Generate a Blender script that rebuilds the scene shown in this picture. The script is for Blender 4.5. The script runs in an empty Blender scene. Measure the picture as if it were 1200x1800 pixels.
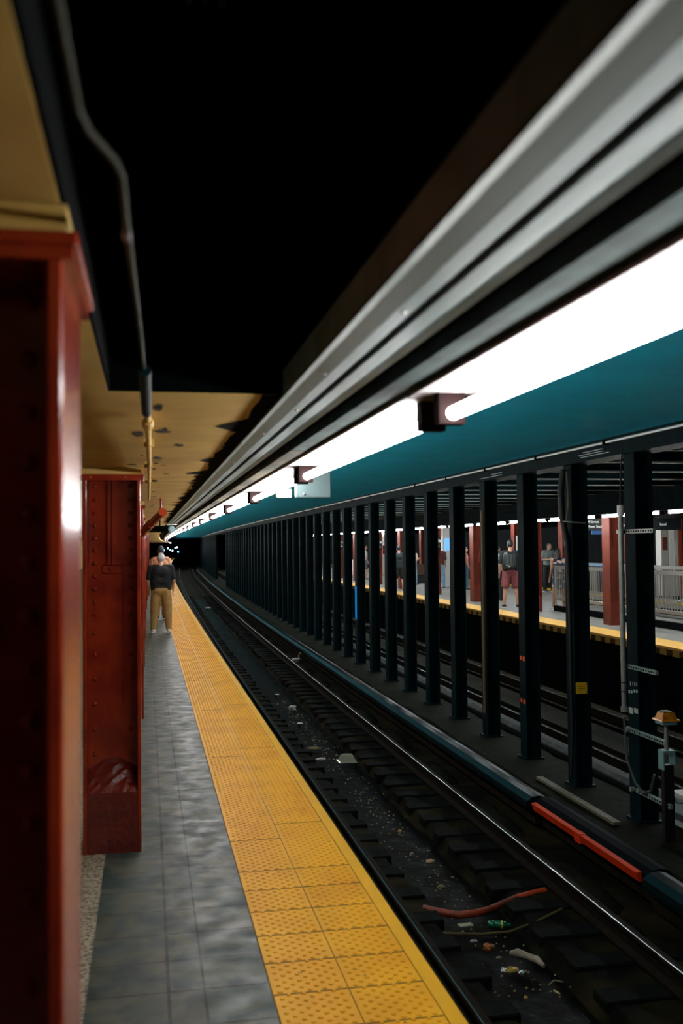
import bpy, bmesh, math, random
from mathutils import Vector, Matrix
random.seed(7)
C = bpy.context.scene
COL = C.collection
PI = math.pi

# ------------------------------------------------------------------ camera, world, exposure
yaw = math.atan(342/1750); pitch = math.radians(1.85); roll = 0.010
fw = Vector((math.sin(yaw)*math.cos(pitch), math.cos(yaw)*math.cos(pitch), math.sin(pitch)))
r0 = Vector((math.cos(yaw), -math.sin(yaw), 0)); u0 = r0.cross(fw)
rt = r0*math.cos(roll) - u0*math.sin(roll); up = u0*math.cos(roll) + r0*math.sin(roll)
cd = bpy.data.cameras.new('camera'); cam = bpy.data.objects.new('camera', cd); COL.objects.link(cam)
m = Matrix.Identity(4)
for i in range(3):
    m[i][0] = rt[i]; m[i][1] = up[i]; m[i][2] = -fw[i]
m[2][3] = 1.8
cam.matrix_world = m
cd.sensor_fit = 'HORIZONTAL'; cd.sensor_width = 24.0; cd.lens = 35.0
cd.clip_start = 0.05; cd.clip_end = 400
cd.dof.use_dof = True; cd.dof.focus_distance = 14.0; cd.dof.aperture_fstop = 3.2
C.camera = cam
w = bpy.data.worlds.new('world'); C.world = w; w.use_nodes = True
w.node_tree.nodes['Background'].inputs[0].default_value = (0.10, 0.55, 0.60, 1)
w.node_tree.nodes['Background'].inputs[1].default_value = 0.004
C.view_settings.view_transform = 'Standard'; C.view_settings.look = 'None'
C.view_settings.gamma = 1.0; C.view_settings.exposure = 0.25
C.view_settings.use_curve_mapping = False
TUBE_NEAR = 48.0
TUBE_FAR = 130.0

# ------------------------------------------------------------------ helpers
def bend(y):
    d = max(0.0, y - 15.0)
    return 1.6e-4*d*d

def mat(name, col, rough=0.5, metal=0.0, col2=None, scale=8.0, mix=(0.4, 0.6), bump=0.0, bscale=60.0,
        coat=0.0, emit=0.0, ecol=None, spec=0.5, detail=6.0, stretch=(1, 1, 1), rough2=None, alpha=None, trans=0.0):
    M = bpy.data.materials.new(name); M.use_nodes = True
    nt = M.node_tree; N = nt.nodes; L = nt.links
    b = N['Principled BSDF']
    b.inputs['Base Color'].default_value = (*col, 1)
    b.inputs['Roughness'].default_value = rough
    b.inputs['Metallic'].default_value = metal
    b.inputs['Specular IOR Level'].default_value = spec
    if coat:
        b.inputs['Coat Weight'].default_value = coat; b.inputs['Coat Roughness'].default_value = 0.12
    if trans:
        b.inputs['Transmission Weight'].default_value = trans
    if emit:
        b.inputs['Emission Color'].default_value = (*(ecol or col), 1)
        b.inputs['Emission Strength'].default_value = emit
    tc = N.new('ShaderNodeTexCoord'); mp = N.new('ShaderNodeMapping'); L.new(tc.outputs['Object'], mp.inputs[0])
    mp.inputs['Scale'].default_value = stretch
    if col2 is not None or rough2 is not None:
        n = N.new('ShaderNodeTexNoise'); n.inputs['Scale'].default_value = scale; n.inputs['Detail'].default_value = detail
        L.new(mp.outputs[0], n.inputs['Vector'])
        r = N.new('ShaderNodeValToRGB'); r.color_ramp.elements[0].position = mix[0]; r.color_ramp.elements[1].position = mix[1]
        r.color_ramp.elements[0].color = (*col, 1); r.color_ramp.elements[1].color = (*(col2 or col), 1)
        L.new(n.outputs['Fac'], r.inputs[0])
        if col2 is not None: L.new(r.outputs[0], b.inputs['Base Color'])
        if rough2 is not None:
            mr = N.new('ShaderNodeMapRange'); mr.inputs['From Min'].default_value = mix[0]; mr.inputs['From Max'].default_value = mix[1]
            mr.inputs['To Min'].default_value = rough; mr.inputs['To Max'].default_value = rough2
            L.new(n.outputs['Fac'], mr.inputs['Value']); L.new(mr.outputs[0], b.inputs['Roughness'])
    if bump:
        n2 = N.new('ShaderNodeTexNoise'); n2.inputs['Scale'].default_value = bscale; n2.inputs['Detail'].default_value = 4
        L.new(mp.outputs[0], n2.inputs['Vector'])
        bp = N.new('ShaderNodeBump'); bp.inputs['Strength'].default_value = bump; bp.inputs['Distance'].default_value = 0.01
        L.new(n2.outputs['Fac'], bp.inputs['Height']); L.new(bp.outputs[0], b.inputs['Normal'])
    return M

class MB:
    def __init__(s): s.v = []; s.f = []; s.sm = []
    def add(s, vs, fs, smooth=False):
        o = len(s.v); s.v += [tuple(p) for p in vs]; s.f += [tuple(o+i for i in f) for f in fs]; s.sm += [smooth]*len(fs); return s
    def box(s, x0, x1, y0, y1, z0, z1):
        return s.add([(x0,y0,z0),(x1,y0,z0),(x1,y1,z0),(x0,y1,z0),(x0,y0,z1),(x1,y0,z1),(x1,y1,z1),(x0,y1,z1)],
                     [(0,3,2,1),(4,5,6,7),(0,1,5,4),(1,2,6,5),(2,3,7,6),(3,0,4,7)])
    def bbox(s, x0, x1, y0, y1, z0, z1, b=0.01):       # box with chamfered vertical + top edges
        b = min(b, (x1-x0)/2.01, (y1-y0)/2.01, (z1-z0)/2.01)
        def ring(i, z): return [(x0+i,y0+b,z),(x0+b,y0+i,z),(x1-b,y0+i,z),(x1-i,y0+b,z),(x1-i,y1-b,z),(x1-b,y1-i,z),(x0+b,y1-i,z),(x0+i,y1-b,z)]
        R = [ring(b*.5, z0), ring(0, z0+b), ring(0, z1-b), ring(b*.7, z1)]
        vs = sum(R, []); fs = [tuple(range(7,-1,-1)), tuple(24+i for i in range(8))]
        for k in range(3):
            for i in range(8):
                j = (i+1) % 8; fs.append((k*8+i, k*8+j, k*8+8+j, k*8+8+i))
        return s.add(vs, fs)
    def extr(s, prof, ys, close=True, caps=True, dz=None):   # prof: [(x,z)], swept along y with the curve of the tracks
        n = len(prof); vs = []; fs = []
        for y in ys:
            bx = bend(y)
            for (x, z) in prof: vs.append((x+bx, y, z + (dz(x, y) if dz else 0)))
        for k in range(len(ys)-1):
            for i in range(n if close else n-1):
                j = (i+1) % n; a = k*n
                fs.append((a+i, a+n+i, a+n+j, a+j))
        if close and caps:
            fs.append(tuple(range(n))); o = (len(ys)-1)*n; fs.append(tuple(o+i for i in range(n-1,-1,-1)))
        return s.add(vs, fs)
    def tube(s, pts, r, n=10, caps=True):
        pts = [Vector(p) for p in pts]; rr = r if isinstance(r, (list, tuple)) else [r]*len(pts)
        vs = []; fs = []; prev = None
        for k, p in enumerate(pts):
            d = (pts[min(k+1, len(pts)-1)] - pts[max(k-1, 0)])
            if d.length < 1e-9: d = Vector((0,0,1))
            d.normalize()
            if prev is None:
                a = d.orthogonal().normalized()
            else:
                a = (prev - d*prev.dot(d))
                a = a.normalized() if a.length > 1e-6 else d.orthogonal().normalized()
            prev = a; b = d.cross(a)
            for i in range(n):
                t = 2*PI*i/n; vs.append(p + (a*math.cos(t) + b*math.sin(t))*rr[k])
        for k in range(len(pts)-1):
            for i in range(n):
                j = (i+1) % n; fs.append((k*n+i, k*n+j, k*n+n+j, k*n+n+i))
        if caps:
            fs.append(tuple(range(n-1,-1,-1))); o = (len(pts)-1)*n; fs.append(tuple(o+i for i in range(n)))
        return s.add(vs, fs, True)
    def ball(s, c, r, n=12, m_=8, half=False):
        c = Vector(c); r = r if isinstance(r, (list, tuple)) else (r, r, r)
        vs = []; fs = []
        for k in range(m_+1):
            th = PI*k/m_
            for i in range(n):
                ph = 2*PI*i/n
                vs.append((c.x+r[0]*math.sin(th)*math.cos(ph), c.y+r[1]*math.sin(th)*math.sin(ph), c.z+r[2]*math.cos(th)))
        for k in range(m_):
            for i in range(n):
                j = (i+1) % n
                fs.append((k*n+i, k*n+n+i, k*n+n+j, k*n+j))
        return s.add(vs, fs, True)
    def build(s, name, M, parent=None, kind=None):
        me = bpy.data.meshes.new(name); me.from_pydata(s.v, [], s.f); me.validate()
        bm = bmesh.new(); bm.from_mesh(me); bmesh.ops.remove_doubles(bm, verts=bm.verts, dist=1e-6)
        bmesh.ops.recalc_face_normals(bm, faces=bm.faces); bm.to_mesh(me); bm.free()
        if any(s.sm):
            for p in me.polygons: p.use_smooth = True
            try: me.set_sharp_from_angle(angle=0.7)
            except Exception: pass
        me.materials.append(M)
        o = bpy.data.objects.new(name, me); COL.objects.link(o)
        if parent: o.parent = parent
        if kind: o['kind'] = kind
        return o

def tag(o, label, cat, group=None, kind=None):
    o['label'] = label; o['category'] = cat
    if group: o['group'] = group
    if kind: o['kind'] = kind
    return o
def root(name, loc, label, cat, group=None, rz=0.0):
    o = bpy.data.objects.new(name, None); COL.objects.link(o); o.location = loc; o.rotation_euler = (0, 0, rz)
    o.empty_display_size = 0.1
    return tag(o, label, cat, group)
def dup(o, loc=None, rz=None, label=None, group=None, parent=None):
    c = o.copy(); COL.objects.link(c)
    if parent: c.parent = parent
    if loc is not None: c.location = loc
    if rz is not None: c.rotation_euler = (0, 0, rz)
    if label: c['label'] = label
    if group: c['group'] = group
    for ch in list(o.children): dup(ch, parent=c)
    return c
def ys(a, b, step=1.5):
    n = max(1, int(round((b-a)/step))); return [a+(b-a)*i/n for i in range(n+1)]
ORD = ['first','second','third','fourth','fifth','sixth','seventh','eighth','ninth','tenth','eleventh','twelfth','thirteenth',
       'fourteenth','fifteenth','sixteenth','seventeenth','eighteenth','nineteenth','twentieth']

# ------------------------------------------------------------------ materials
RED = mat('red_paint', (0.33, 0.034, 0.009), 0.22, col2=(0.22, 0.019, 0.007), scale=5, coat=0.25, spec=.45, bump=0.12, bscale=22)
REDM = mat('matte_red_paint', (0.15, 0.025, 0.012), 0.55, col2=(0.115, 0.018, 0.009), scale=3, spec=.2)
WHITEG = mat('off_white_tile', (.72, .70, .66), .5)
REDC = mat('red_painted_concrete', (0.17, 0.016, 0.010), 0.3, col2=(0.12, 0.011, 0.008), scale=12, coat=0.4, bump=0.9, bscale=28)
BLACKP = mat('black_green_paint', (0.0012, 0.017, 0.021), 0.55, col2=(0.0006, 0.009, 0.012), scale=4, spec=.06, bump=0.3, bscale=25)
CREAM = mat('cream_paint', (0.66, 0.45, 0.12), 0.6, col2=(0.56, 0.36, 0.09), scale=3, bump=0.25, bscale=12)
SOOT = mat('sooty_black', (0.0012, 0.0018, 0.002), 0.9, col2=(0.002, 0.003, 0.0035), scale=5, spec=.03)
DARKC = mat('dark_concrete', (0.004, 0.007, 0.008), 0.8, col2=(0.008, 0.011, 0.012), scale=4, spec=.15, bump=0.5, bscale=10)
TEAL = mat('teal_glow_ceiling', (0.006, 0.60, 0.88), 0.6, col2=(0.006, 0.54, 0.80), scale=2.5, bump=0.15, bscale=6)  # teal glow around the lights is put into the ceiling colour
ALU2 = mat('green_grey_enamel', (0.080, 0.118, 0.098), 0.45, col2=(0.055, 0.084, 0.066), scale=5, stretch=(1, .2, 1), spec=.3)
ALU = mat('aluminium', (0.17, 0.25, 0.25), 0.40, metal=0.1, col2=(0.115, 0.17, 0.165), scale=6, stretch=(1, .15, 1), bump=0.15, bscale=18, rough2=0.5)
ALUD = mat('dull_metal', (0.26, 0.36, 0.33), 0.6, metal=0.1, col2=(0.16, 0.24, 0.22), scale=5)
WHITEP = mat('white_enamel', (0.85, 0.83, 0.82), 0.4)
PANM = mat('reflector_enamel', (0.26, 0.24, 0.24), 0.6, spec=.1)
TUBEM = mat('tube_glow', (1, 1, 1), 0.5, emit=TUBE_NEAR, ecol=(1.0, 0.97, 0.95))
TUBEF = mat('tube_glow_opposite', (1, 1, 1), 0.5, emit=TUBE_FAR, ecol=(0.92, 1.0, 1.0))
SOCK = mat('socket_dark', (0.012, 0.006, 0.006), 0.7, spec=.05)
STEEL = mat('rail_glint_steel', (0.55, 0.57, 0.56), 0.25, metal=1.0)
RUST = mat('rusty_rail', (0.007, 0.006, 0.004), 0.75, col2=(0.016, 0.011, 0.006), scale=15, spec=.07)
COVER = mat('third_rail_cover_board', (0.003, 0.009, 0.010), 0.28, coat=0.18, spec=.2)
TIE = mat('sooty_tie', (0.0045, 0.006, 0.0075), 0.8, col2=(0.009, 0.010, 0.007), scale=9, spec=.04, bump=0.6, bscale=20)
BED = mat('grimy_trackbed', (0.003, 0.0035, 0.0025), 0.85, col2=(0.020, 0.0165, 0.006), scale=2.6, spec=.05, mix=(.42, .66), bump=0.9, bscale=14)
WET = mat('wet_trough', (0.002, 0.0025, 0.002), 0.4, spec=.05, col2=(0.006, 0.005, 0.003), scale=5, bump=0.8, bscale=9, rough2=0.6)
MOUND = mat('dusty_concrete', (0.014, 0.0145, 0.008), 0.85, col2=(0.009, 0.010, 0.006), scale=5, spec=.04, bump=0.7, bscale=16)
SMOOTHY = mat('yellow_edge_paint', (0.90, 0.47, 0.002), 0.5, spec=.25, col2=(0.84, 0.43, 0.002), scale=4)
CHROME = mat('stainless', (0.55, 0.55, 0.52), 0.3, metal=0.9)
GALV = mat('galvanised', (0.42, 0.46, 0.43), 0.42, metal=0.5, col2=(0.32, 0.36, 0.33), scale=20)
SIGNB = mat('sign_black', (0.008, 0.012, 0.014), 0.4)
SIGNW = mat('sign_white', (0.9, 0.92, 0.92), 0.5, emit=0.25)
ORANGE = mat('orange_board', (0.80, 0.060, 0.004), 0.55, spec=.15, col2=(0.75, 0.04, 0.006), scale=9)
FLOORF = mat('opposite_floor', (0.22, 0.205, 0.18), 0.5, col2=(0.17, 0.16, 0.145), scale=1.5)
BLACK = mat('black_rubber', (0.008, 0.009, 0.009), 0.5)

def tile_mat():
    M = bpy.data.materials.new('slate_floor_tiles'); M.use_nodes = True; nt = M.node_tree; N = nt.nodes; L = nt.links
    b = N['Principled BSDF']; tc = N.new('ShaderNodeTexCoord'); sp = N.new('ShaderNodeSeparateXYZ'); L.new(tc.outputs['Object'], sp.inputs[0])
    def math_(op, a, b_=None, v=None):
        n = N.new('ShaderNodeMath'); n.operation = op
        if hasattr(a, 'links'): L.new(a, n.inputs[0])
        else: n.inputs[0].default_value = a
        if b_ is not None:
            if hasattr(b_, 'links'): L.new(b_, n.inputs[1])
            else: n.inputs[1].default_value = b_
        return n.outputs[0]
    # cross joints each 0.305 m, two long joints at x = 0.075 and 0.225
    my = math_('FRACT', math_('DIVIDE', math_('ADD', sp.outputs['Y'], 100.02), 0.305))
    jy = math_('LESS_THAN', math_('ABSOLUTE', math_('SUBTRACT', my, 0.5)), 0.022)
    j1 = math_('LESS_THAN', math_('ABSOLUTE', math_('SUBTRACT', sp.outputs['X'], 0.079)), 0.0075)
    j2 = math_('LESS_THAN', math_('ABSOLUTE', math_('SUBTRACT', sp.outputs['X'], 0.222)), 0.0055)
    j = math_('MAXIMUM', math_('MAXIMUM', jy, j1), j2)
    n1 = N.new('ShaderNodeTexNoise'); n1.inputs['Scale'].default_value = 5.5; n1.inputs['Detail'].default_value = 9; n1.inputs['Distortion'].default_value = .6; L.new(tc.outputs['Object'], n1.inputs[0])
    r1 = N.new('ShaderNodeValToRGB'); e = r1.color_ramp.elements; e[0].position = .44; e[0].color = (0.022, 0.045, 0.041, 1); e[1].position = .62; e[1].color = (0.078, 0.082, 0.052, 1)
    L.new(n1.outputs['Fac'], r1.inputs[0])
    ft = N.new('ShaderNodeVectorMath'); ft.operation = 'FLOOR'; cb = N.new('ShaderNodeCombineXYZ')
    L.new(math_('DIVIDE', math_('ADD', sp.outputs['Y'], 99.87), 0.305), cb.inputs[1]); L.new(math_('ADD', math_('GREATER_THAN', sp.outputs['X'], 0.079), math_('GREATER_THAN', sp.outputs['X'], 0.222)), cb.inputs[0])
    L.new(cb.outputs[0], ft.inputs[0]); wn = N.new('ShaderNodeTexWhiteNoise'); L.new(ft.outputs[0], wn.inputs['Vector'])
    hv = N.new('ShaderNodeHueSaturation'); L.new(r1.outputs[0], hv.inputs['Color'])
    mr = N.new('ShaderNodeMapRange'); mr.inputs['To Min'].default_value = .8; mr.inputs['To Max'].default_value = 1.15; L.new(wn.outputs['Value'], mr.inputs['Value']); L.new(mr.outputs[0], hv.inputs['Value'])
    mx = N.new('ShaderNodeMix'); mx.data_type = 'RGBA'; L.new(j, mx.inputs['Factor']); L.new(hv.outputs[0], mx.inputs[6]); mx.inputs[7].default_value = (0.006, 0.008, 0.007, 1)
    L.new(mx.outputs[2], b.inputs['Base Color'])
    n2 = N.new('ShaderNodeTexNoise'); n2.inputs['Scale'].default_value = 7; n2.inputs['Detail'].default_value = 8; L.new(tc.outputs['Object'], n2.inputs[0])
    m2 = N.new('ShaderNodeMapRange'); m2.inputs['From Min'].default_value = .35; m2.inputs['From Max'].default_value = .65; m2.inputs['To Min'].default_value = .36; m2.inputs['To Max'].default_value = .60
    L.new(n2.outputs['Fac'], m2.inputs['Value']); L.new(m2.outputs[0], b.inputs['Roughness'])
    bp = N.new('ShaderNodeBump'); bp.invert = True; bp.inputs['Distance'].default_value = .004; bp.inputs['Strength'].default_value = .7; L.new(j, bp.inputs['Height']); L.new(bp.outputs[0], b.inputs['Normal'])
    return M
def terrazzo():
    M = bpy.data.materials.new('speckled_terrazzo'); M.use_nodes = True; nt = M.node_tree; N = nt.nodes; L = nt.links
    b = N['Principled BSDF']; tc = N.new('ShaderNodeTexCoord'); v = N.new('ShaderNodeTexVoronoi'); v.inputs['Scale'].default_value = 75; L.new(tc.outputs['Object'], v.inputs['Vector'])
    r = N.new('ShaderNodeValToRGB'); r.color_ramp.interpolation = 'CONSTANT'
    e = r.color_ramp.elements; e[0].position = 0; e[0].color = (0.10, 0.085, 0.055, 1); e[1].position = .3; e[1].color = (0.30, 0.26, 0.18, 1)
    x = e.new(.75); x.color = (0.42, 0.37, 0.27, 1)
    s = N.new('ShaderNodeSeparateColor'); L.new(v.outputs['Color'], s.inputs[0]); L.new(s.outputs[0], r.inputs[0]); L.new(r.outputs[0], b.inputs['Base Color']); b.inputs['Roughness'].default_value = .5
    return M
def tactile_mat():
    M = bpy.data.materials.new('yellow_tactile'); M.use_nodes = True; nt = M.node_tree; N = nt.nodes; L = nt.links
    b = N['Principled BSDF']; tc = N.new('ShaderNodeTexCoord'); n1 = N.new('ShaderNodeTexNoise'); n1.inputs['Scale'].default_value = 2.5; n1.inputs['Detail'].default_value = 8; L.new(tc.outputs['Object'], n1.inputs[0])
    r = N.new('ShaderNodeValToRGB'); e = r.color_ramp.elements; e[0].position = .30; e[0].color = (0.78, 0.34, 0.004, 1); e[1].position = .6; e[1].color = (0.92, 0.45, 0.006, 1)
    L.new(n1.outputs['Fac'], r.inputs[0]); 
    n3 = N.new('ShaderNodeTexNoise'); n3.inputs['Scale'].default_value = 23; n3.inputs['Detail'].default_value = 3; L.new(tc.outputs['Object'], n3.inputs[0])
    r3 = N.new('ShaderNodeValToRGB'); e3 = r3.color_ramp.elements; e3[0].position = .24; e3[0].color = (0, 0, 0, 1); e3[1].position = .28; e3[1].color = (1, 1, 1, 1); L.new(n3.outputs['Fac'], r3.inputs[0])
    mx = N.new('ShaderNodeMix'); mx.data_type = 'RGBA'; L.new(r3.outputs[0], mx.inputs['Factor']); mx.inputs[6].default_value = (0.12, 0.06, 0.01, 1); L.new(r.outputs[0], mx.inputs[7])
    L.new(mx.outputs[2], b.inputs['Base Color']); b.inputs['Roughness'].default_value = .5; b.inputs['Specular IOR Level'].default_value = .2
    return M
TILE = tile_mat(); TERR = terrazzo(); TACT = tactile_mat()

# ------------------------------------------------------------------ the setting: platforms, track bed, ceilings
YA, YB = -6.0, 175.0
Y1 = ys(YA, 15, 3) + ys(15, YB, 4)[1:]
def struct(name, prof, M, yy=Y1, close=True, dz=None):
    return MB().extr(prof, yy, close, dz=dz).build(name, M, kind='structure')
struct('floor', [(-.245, -.3), (-.245, 0), (.484, 0), (.484, -.3)], TILE)
struct('floor', [(-6, -.3), (-6, 0), (-.245, 0), (-.245, -.3)], TERR)
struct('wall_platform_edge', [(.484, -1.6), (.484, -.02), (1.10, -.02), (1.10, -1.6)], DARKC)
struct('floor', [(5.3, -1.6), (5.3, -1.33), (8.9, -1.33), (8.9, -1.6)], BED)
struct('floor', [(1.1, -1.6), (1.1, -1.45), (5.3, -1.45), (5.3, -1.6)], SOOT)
from mathutils import noise as mn
vs = []; fs = []; yb = ys(YA, 2, 1)[:-1] + ys(2, 30, .07) + ys(30, 60, .4)[1:] + ys(60, YB, 4)[1:]; nxb = 56
for y in yb:
    bb = bend(y)
    for i in range(nxb+1):
        x = 1.1 + 3.3*i/nxb
        n1 = mn.noise(Vector((x*1.7, y*1.1, 0))); n2 = mn.noise(Vector((x*6, y*6, 3))); n3 = mn.noise(Vector((x*15, y*15, 7)))
        d = abs(x-2.68) - (.27 + .10*n1)
        t = min(1, max(0, d/.10)); t = t*t*(3-2*t)
        z = -1.40 + .115*t + .018*n1*t + .012*n2 + .006*n3
        if x > 3.6: z -= .03
        vs.append((x+bb, y, z))
for k in range(len(yb)-1):
    for i in range(nxb): a = k*(nxb+1)+i; fs.append((a, a+nxb+1, a+nxb+2, a+1))
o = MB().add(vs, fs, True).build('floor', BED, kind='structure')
yl = ys(YA, 40, .45) + ys(40, YB, 3)[1:]
rn = [random.uniform(-.04, .04) for _ in range(4000)]
led = MB()
vs = []; fs = []
for k, y in enumerate(yl):
    b = bend(y); e = 4.34 + rn[k]; e2 = 5.34 + rn[k+900]
    for (x, z) in ((e-.05, -1.36), (e, -1.07+rn[k+1800]*.3), (e+.06, -1.03+rn[k+2700]*.3), (4.7, -1.03), (5.1, -1.03), (e2-.05, -1.04), (e2, -1.36)): vs.append((x+b, y, z))
for k in range(len(yl)-1):
    for i in range(6): fs.append((k*7+i, k*7+7+i, k*7+8+i, k*7+i+1))
led.add(vs, fs).build('floor', MOUND, kind='structure')
# opposite island platform
EX = 8.66
struct('floor', [(EX+.03, -.05), (EX+.03, 0), (15.4, 0), (15.4, -.05)], FLOORF)
struct('wall_opposite_edge', [(EX+.35, -1.4), (EX+.35, -.28), (EX+.6, -.28), (EX+.6, -1.4)], SOOT)
struct('floor', [(15.4, -1.6), (15.4, -1.36), (22, -1.36), (22, -1.6)], SOOT)
struct('wall_right', [(20, -1.4), (20, 3.4), (20.3, 3.4), (20.3, -1.4)], DARKC)
struct('wall_left', [(-6.2, 0), (-6.2, 2.27), (-6, 2.27), (-6, 0)], CREAM)
# ceilings
ycut = 3.09
struct('ceiling', [(-6.2, 2.27), (-6.2, 2.5), (-.116, 2.5), (-.116, 2.27)], CREAM, ys(YA, ycut, 2))
struct('ceiling', [(-6.2, 2.27), (-6.2, 2.5), (.40, 2.5), (.40, 2.27)], CREAM, ys(ycut, 15, 3)+ys(15, YB, 4)[1:])
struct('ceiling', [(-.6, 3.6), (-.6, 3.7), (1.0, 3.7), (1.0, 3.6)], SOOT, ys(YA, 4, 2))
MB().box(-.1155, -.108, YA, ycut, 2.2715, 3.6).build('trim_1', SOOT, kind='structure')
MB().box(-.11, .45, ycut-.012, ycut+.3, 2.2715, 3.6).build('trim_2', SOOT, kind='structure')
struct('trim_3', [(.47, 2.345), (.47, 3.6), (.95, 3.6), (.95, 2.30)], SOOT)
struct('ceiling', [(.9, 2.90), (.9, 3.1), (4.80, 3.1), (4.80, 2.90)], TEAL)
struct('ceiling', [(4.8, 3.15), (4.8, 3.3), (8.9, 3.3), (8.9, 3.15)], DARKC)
struct('ceiling', [(8.75, 2.55), (8.75, 2.8), (20, 2.8), (20, 2.55)], BLACKP)
struct('trim_4', [(4.80, 2.70), (4.80, 3.15), (5.10, 3.15), (5.10, 2.70)], BLACKP)        # header beam over the post row
MB().box(-6.2, 30, YB+1, YB+1.3, -1.6, 3.7).build('wall_far', SOOT, kind='structure')

# ------------------------------------------------------------------ tactile strip
st = root('tactile_strip', (0, 0, 0), 'yellow bumpy warning strip running along the near platform edge', 'tactile paving')
Yt = ys(YA, 15, 3) + ys(15, YB, 4)[1:]
MB().extr([(.488, -.02), (.488, .004), (.792, .004), (.792, -.02)], Yt).build('tile_row', TACT, st)
MB().extr([(.796, -.02), (.796, .004), (1.103, .004), (1.103, -.02)], Yt).build('tile_row', TACT, st)
MB().extr([(1.108, -.10), (1.108, .003), (1.172, .003), (1.176, -.002), (1.176, -.10)], Yt).build('edge_band', SMOOTHY, st)
JNT = mat('joint_dirt', (0.05, 0.025, 0.006), .8)
for y in [3.4+.305*i for i in range(8)] + [6.12] + [8.56+2.44*i for i in range(20)]:
    b = bend(y); y2 = y + (.0 if y < 6 else .31)
    MB().box(.489+b, .791+b, y-.0035, y+.0035, .0030, .0052).build('joint', JNT, st)
    MB().box(.797+b, 1.102+b, y2-.0035, y2+.0035, .0030, .0052).build('joint', JNT, st)
dm = MB()
def dome(x, y, r=.0125, h=.0055, n=6):
    vs = []
    for i in range(n): t = 2*PI*i/n; vs.append((x+r*math.cos(t), y+r*math.sin(t), .0035))
    for i in range(n): t = 2*PI*i/n; vs.append((x+r*.6*math.cos(t), y+r*.6*math.sin(t), .0035+h))
    fs = [(i, (i+1) % n, n+(i+1) % n, n+i) for i in range(n)] + [tuple(range(n, 2*n))]
    dm.add(vs, fs)
y = 2.2; row = 0
while y < 48:
    b = bend(y)
    for i in range(10):
        if i < 5: x = .488 + .304*(i+.5)/5
        else: x = .796 + .307*(i-5+.5)/5
        dome(x + b, y)
        if y < 30: dome(x + b + (.030 if i not in (4, 9) else -.0305), y+.0305) if i not in (4, 9) else None
    y += .061
dm.build('dome', TACT, st, kind='stuff')

so = root('tactile_strip', (0, 0, 0), 'yellow warning strip along the edge of the opposite platform', 'tactile paving')
MB().extr([(EX, -.03), (EX, .006), (EX+.61, .006), (EX+.61, -.03)], Yt).build('tile_row', mat('yellow_opposite', (0.80, 0.42, 0.07), .5), so)
BRK = mat('yellow_brown_bracket', (0.32, 0.17, 0.01), .6)
bk = MB().box(EX+.02, EX+.16, -.11, .11, -.15, -.032).build('edge_bracket', BRK)
tag(bk, 'small yellow-brown block under the opposite platform edge', 'bracket', 'blocks under the opposite platform edge')
for k in range(110):
    yk = 12 + .42*k
    c = bk if k == 0 else dup(bk)
    c.location = (bend(yk), yk, 0)
# far edge strip of island platform
MB().extr([(14.75, 0), (14.75, .006), (15.38, .006), (15.38, 0)], Yt).build('tactile_strip', SMOOTHY)
tag(bpy.data.objects['tactile_strip.002'], 'thin yellow strip along the far side of the opposite platform', 'tactile paving')

# ------------------------------------------------------------------ rails, covers, ties
def rail(x, label, top=-1.1):
    t = root('running_rail', (x, 0, top-.16), label, 'rail')
    yy = ys(YA, 15, 3) + ys(15, YB, 3)[1:]
    MB().extr([(-.065, 0), (-.065, .015), (-.012, .035), (-.012, .115), (-.036, .125), (-.036, .150), (.036, .150), (.036, .125), (.012, .115), (.012, .035), (.065, .015), (.065, 0)], yy).build('rail_body', RUST, t)
    MB().extr([(-.036, .1495), (-.030, .158), (.030, .158), (.036, .1495)], yy).build('rail_crown', RUST, t)
    MB().extr([(-.033, .1535), (-.026, .1600), (-.017, .1600), (-.024, .1535)], yy).build('rail_glint', STEEL, t)  # glint along the dull rail, put in as a narrow bright strip
    return t
rail(2.005, 'steel running rail of the near track, the one beside the platform')
rail(3.54, 'steel running rail of the near track, the one farther from the platform')
rail(6.17, 'steel running rail of the far track just beyond the black posts')
rail(7.67, 'steel running rail of the far track nearest the opposite platform')
# black clearance beam below platform edge with guard timber beside the near rail
gt = MB().extr([(1.80, -1.253), (1.80, -1.14), (1.88, -1.13), (1.90, -1.253)], ys(YA, 15, 3)+ys(15, 90, 3)[1:]).build('guard_rail', RUST)
tag(gt, 'thin dark guard rail lying between platform edge and near running rail', 'rail')
def cover(x, y0, y1, label, M, side=1):
    t = root('third_rail', (x, 0, -1.30), label, 'third rail')
    yy = ys(y0, y1, 1.5)
    MB().extr([(-.035, .06), (-.035, .16), (.035, .16), (.035, .06)], yy).build('power_rail', RUST, t)
    MB().extr([(-.13, .265), (-.12, .31), (-.06, .352), (.02, .362), (.09, .345), (.12, .30), (.12, .10), (.10, .10), (.10, .28), (-.10, .28), (-.10, .235), (-.13, .235)], yy).build('cover_board', M, t)
    n = 0; y = y0+.4
    while y < min(y1, 45):
        b = bend(y)
        MB().box(.02+b, .115+b, y-.05, y+.05, 0, .28).build('support', RUST, t); y += 3.0; n += 1
    return t
cover(4.13, 10.25, 120, 'glossy dark cover board of the near third rail, beyond the orange board', COVER)
cover(4.19, 7.75, 10.2, 'black third rail cover behind the orange board', mat('third_rail_cover_matte', (.0012, .003, .005), .7, spec=.05))
cover(4.13, -5, 7.7, 'glossy dark third rail cover at the right edge of the photo', COVER)
obd = root('orange_board', (4.0, 7.8, -1.0), 'bright orange-red board along the near third rail', 'board')
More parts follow.
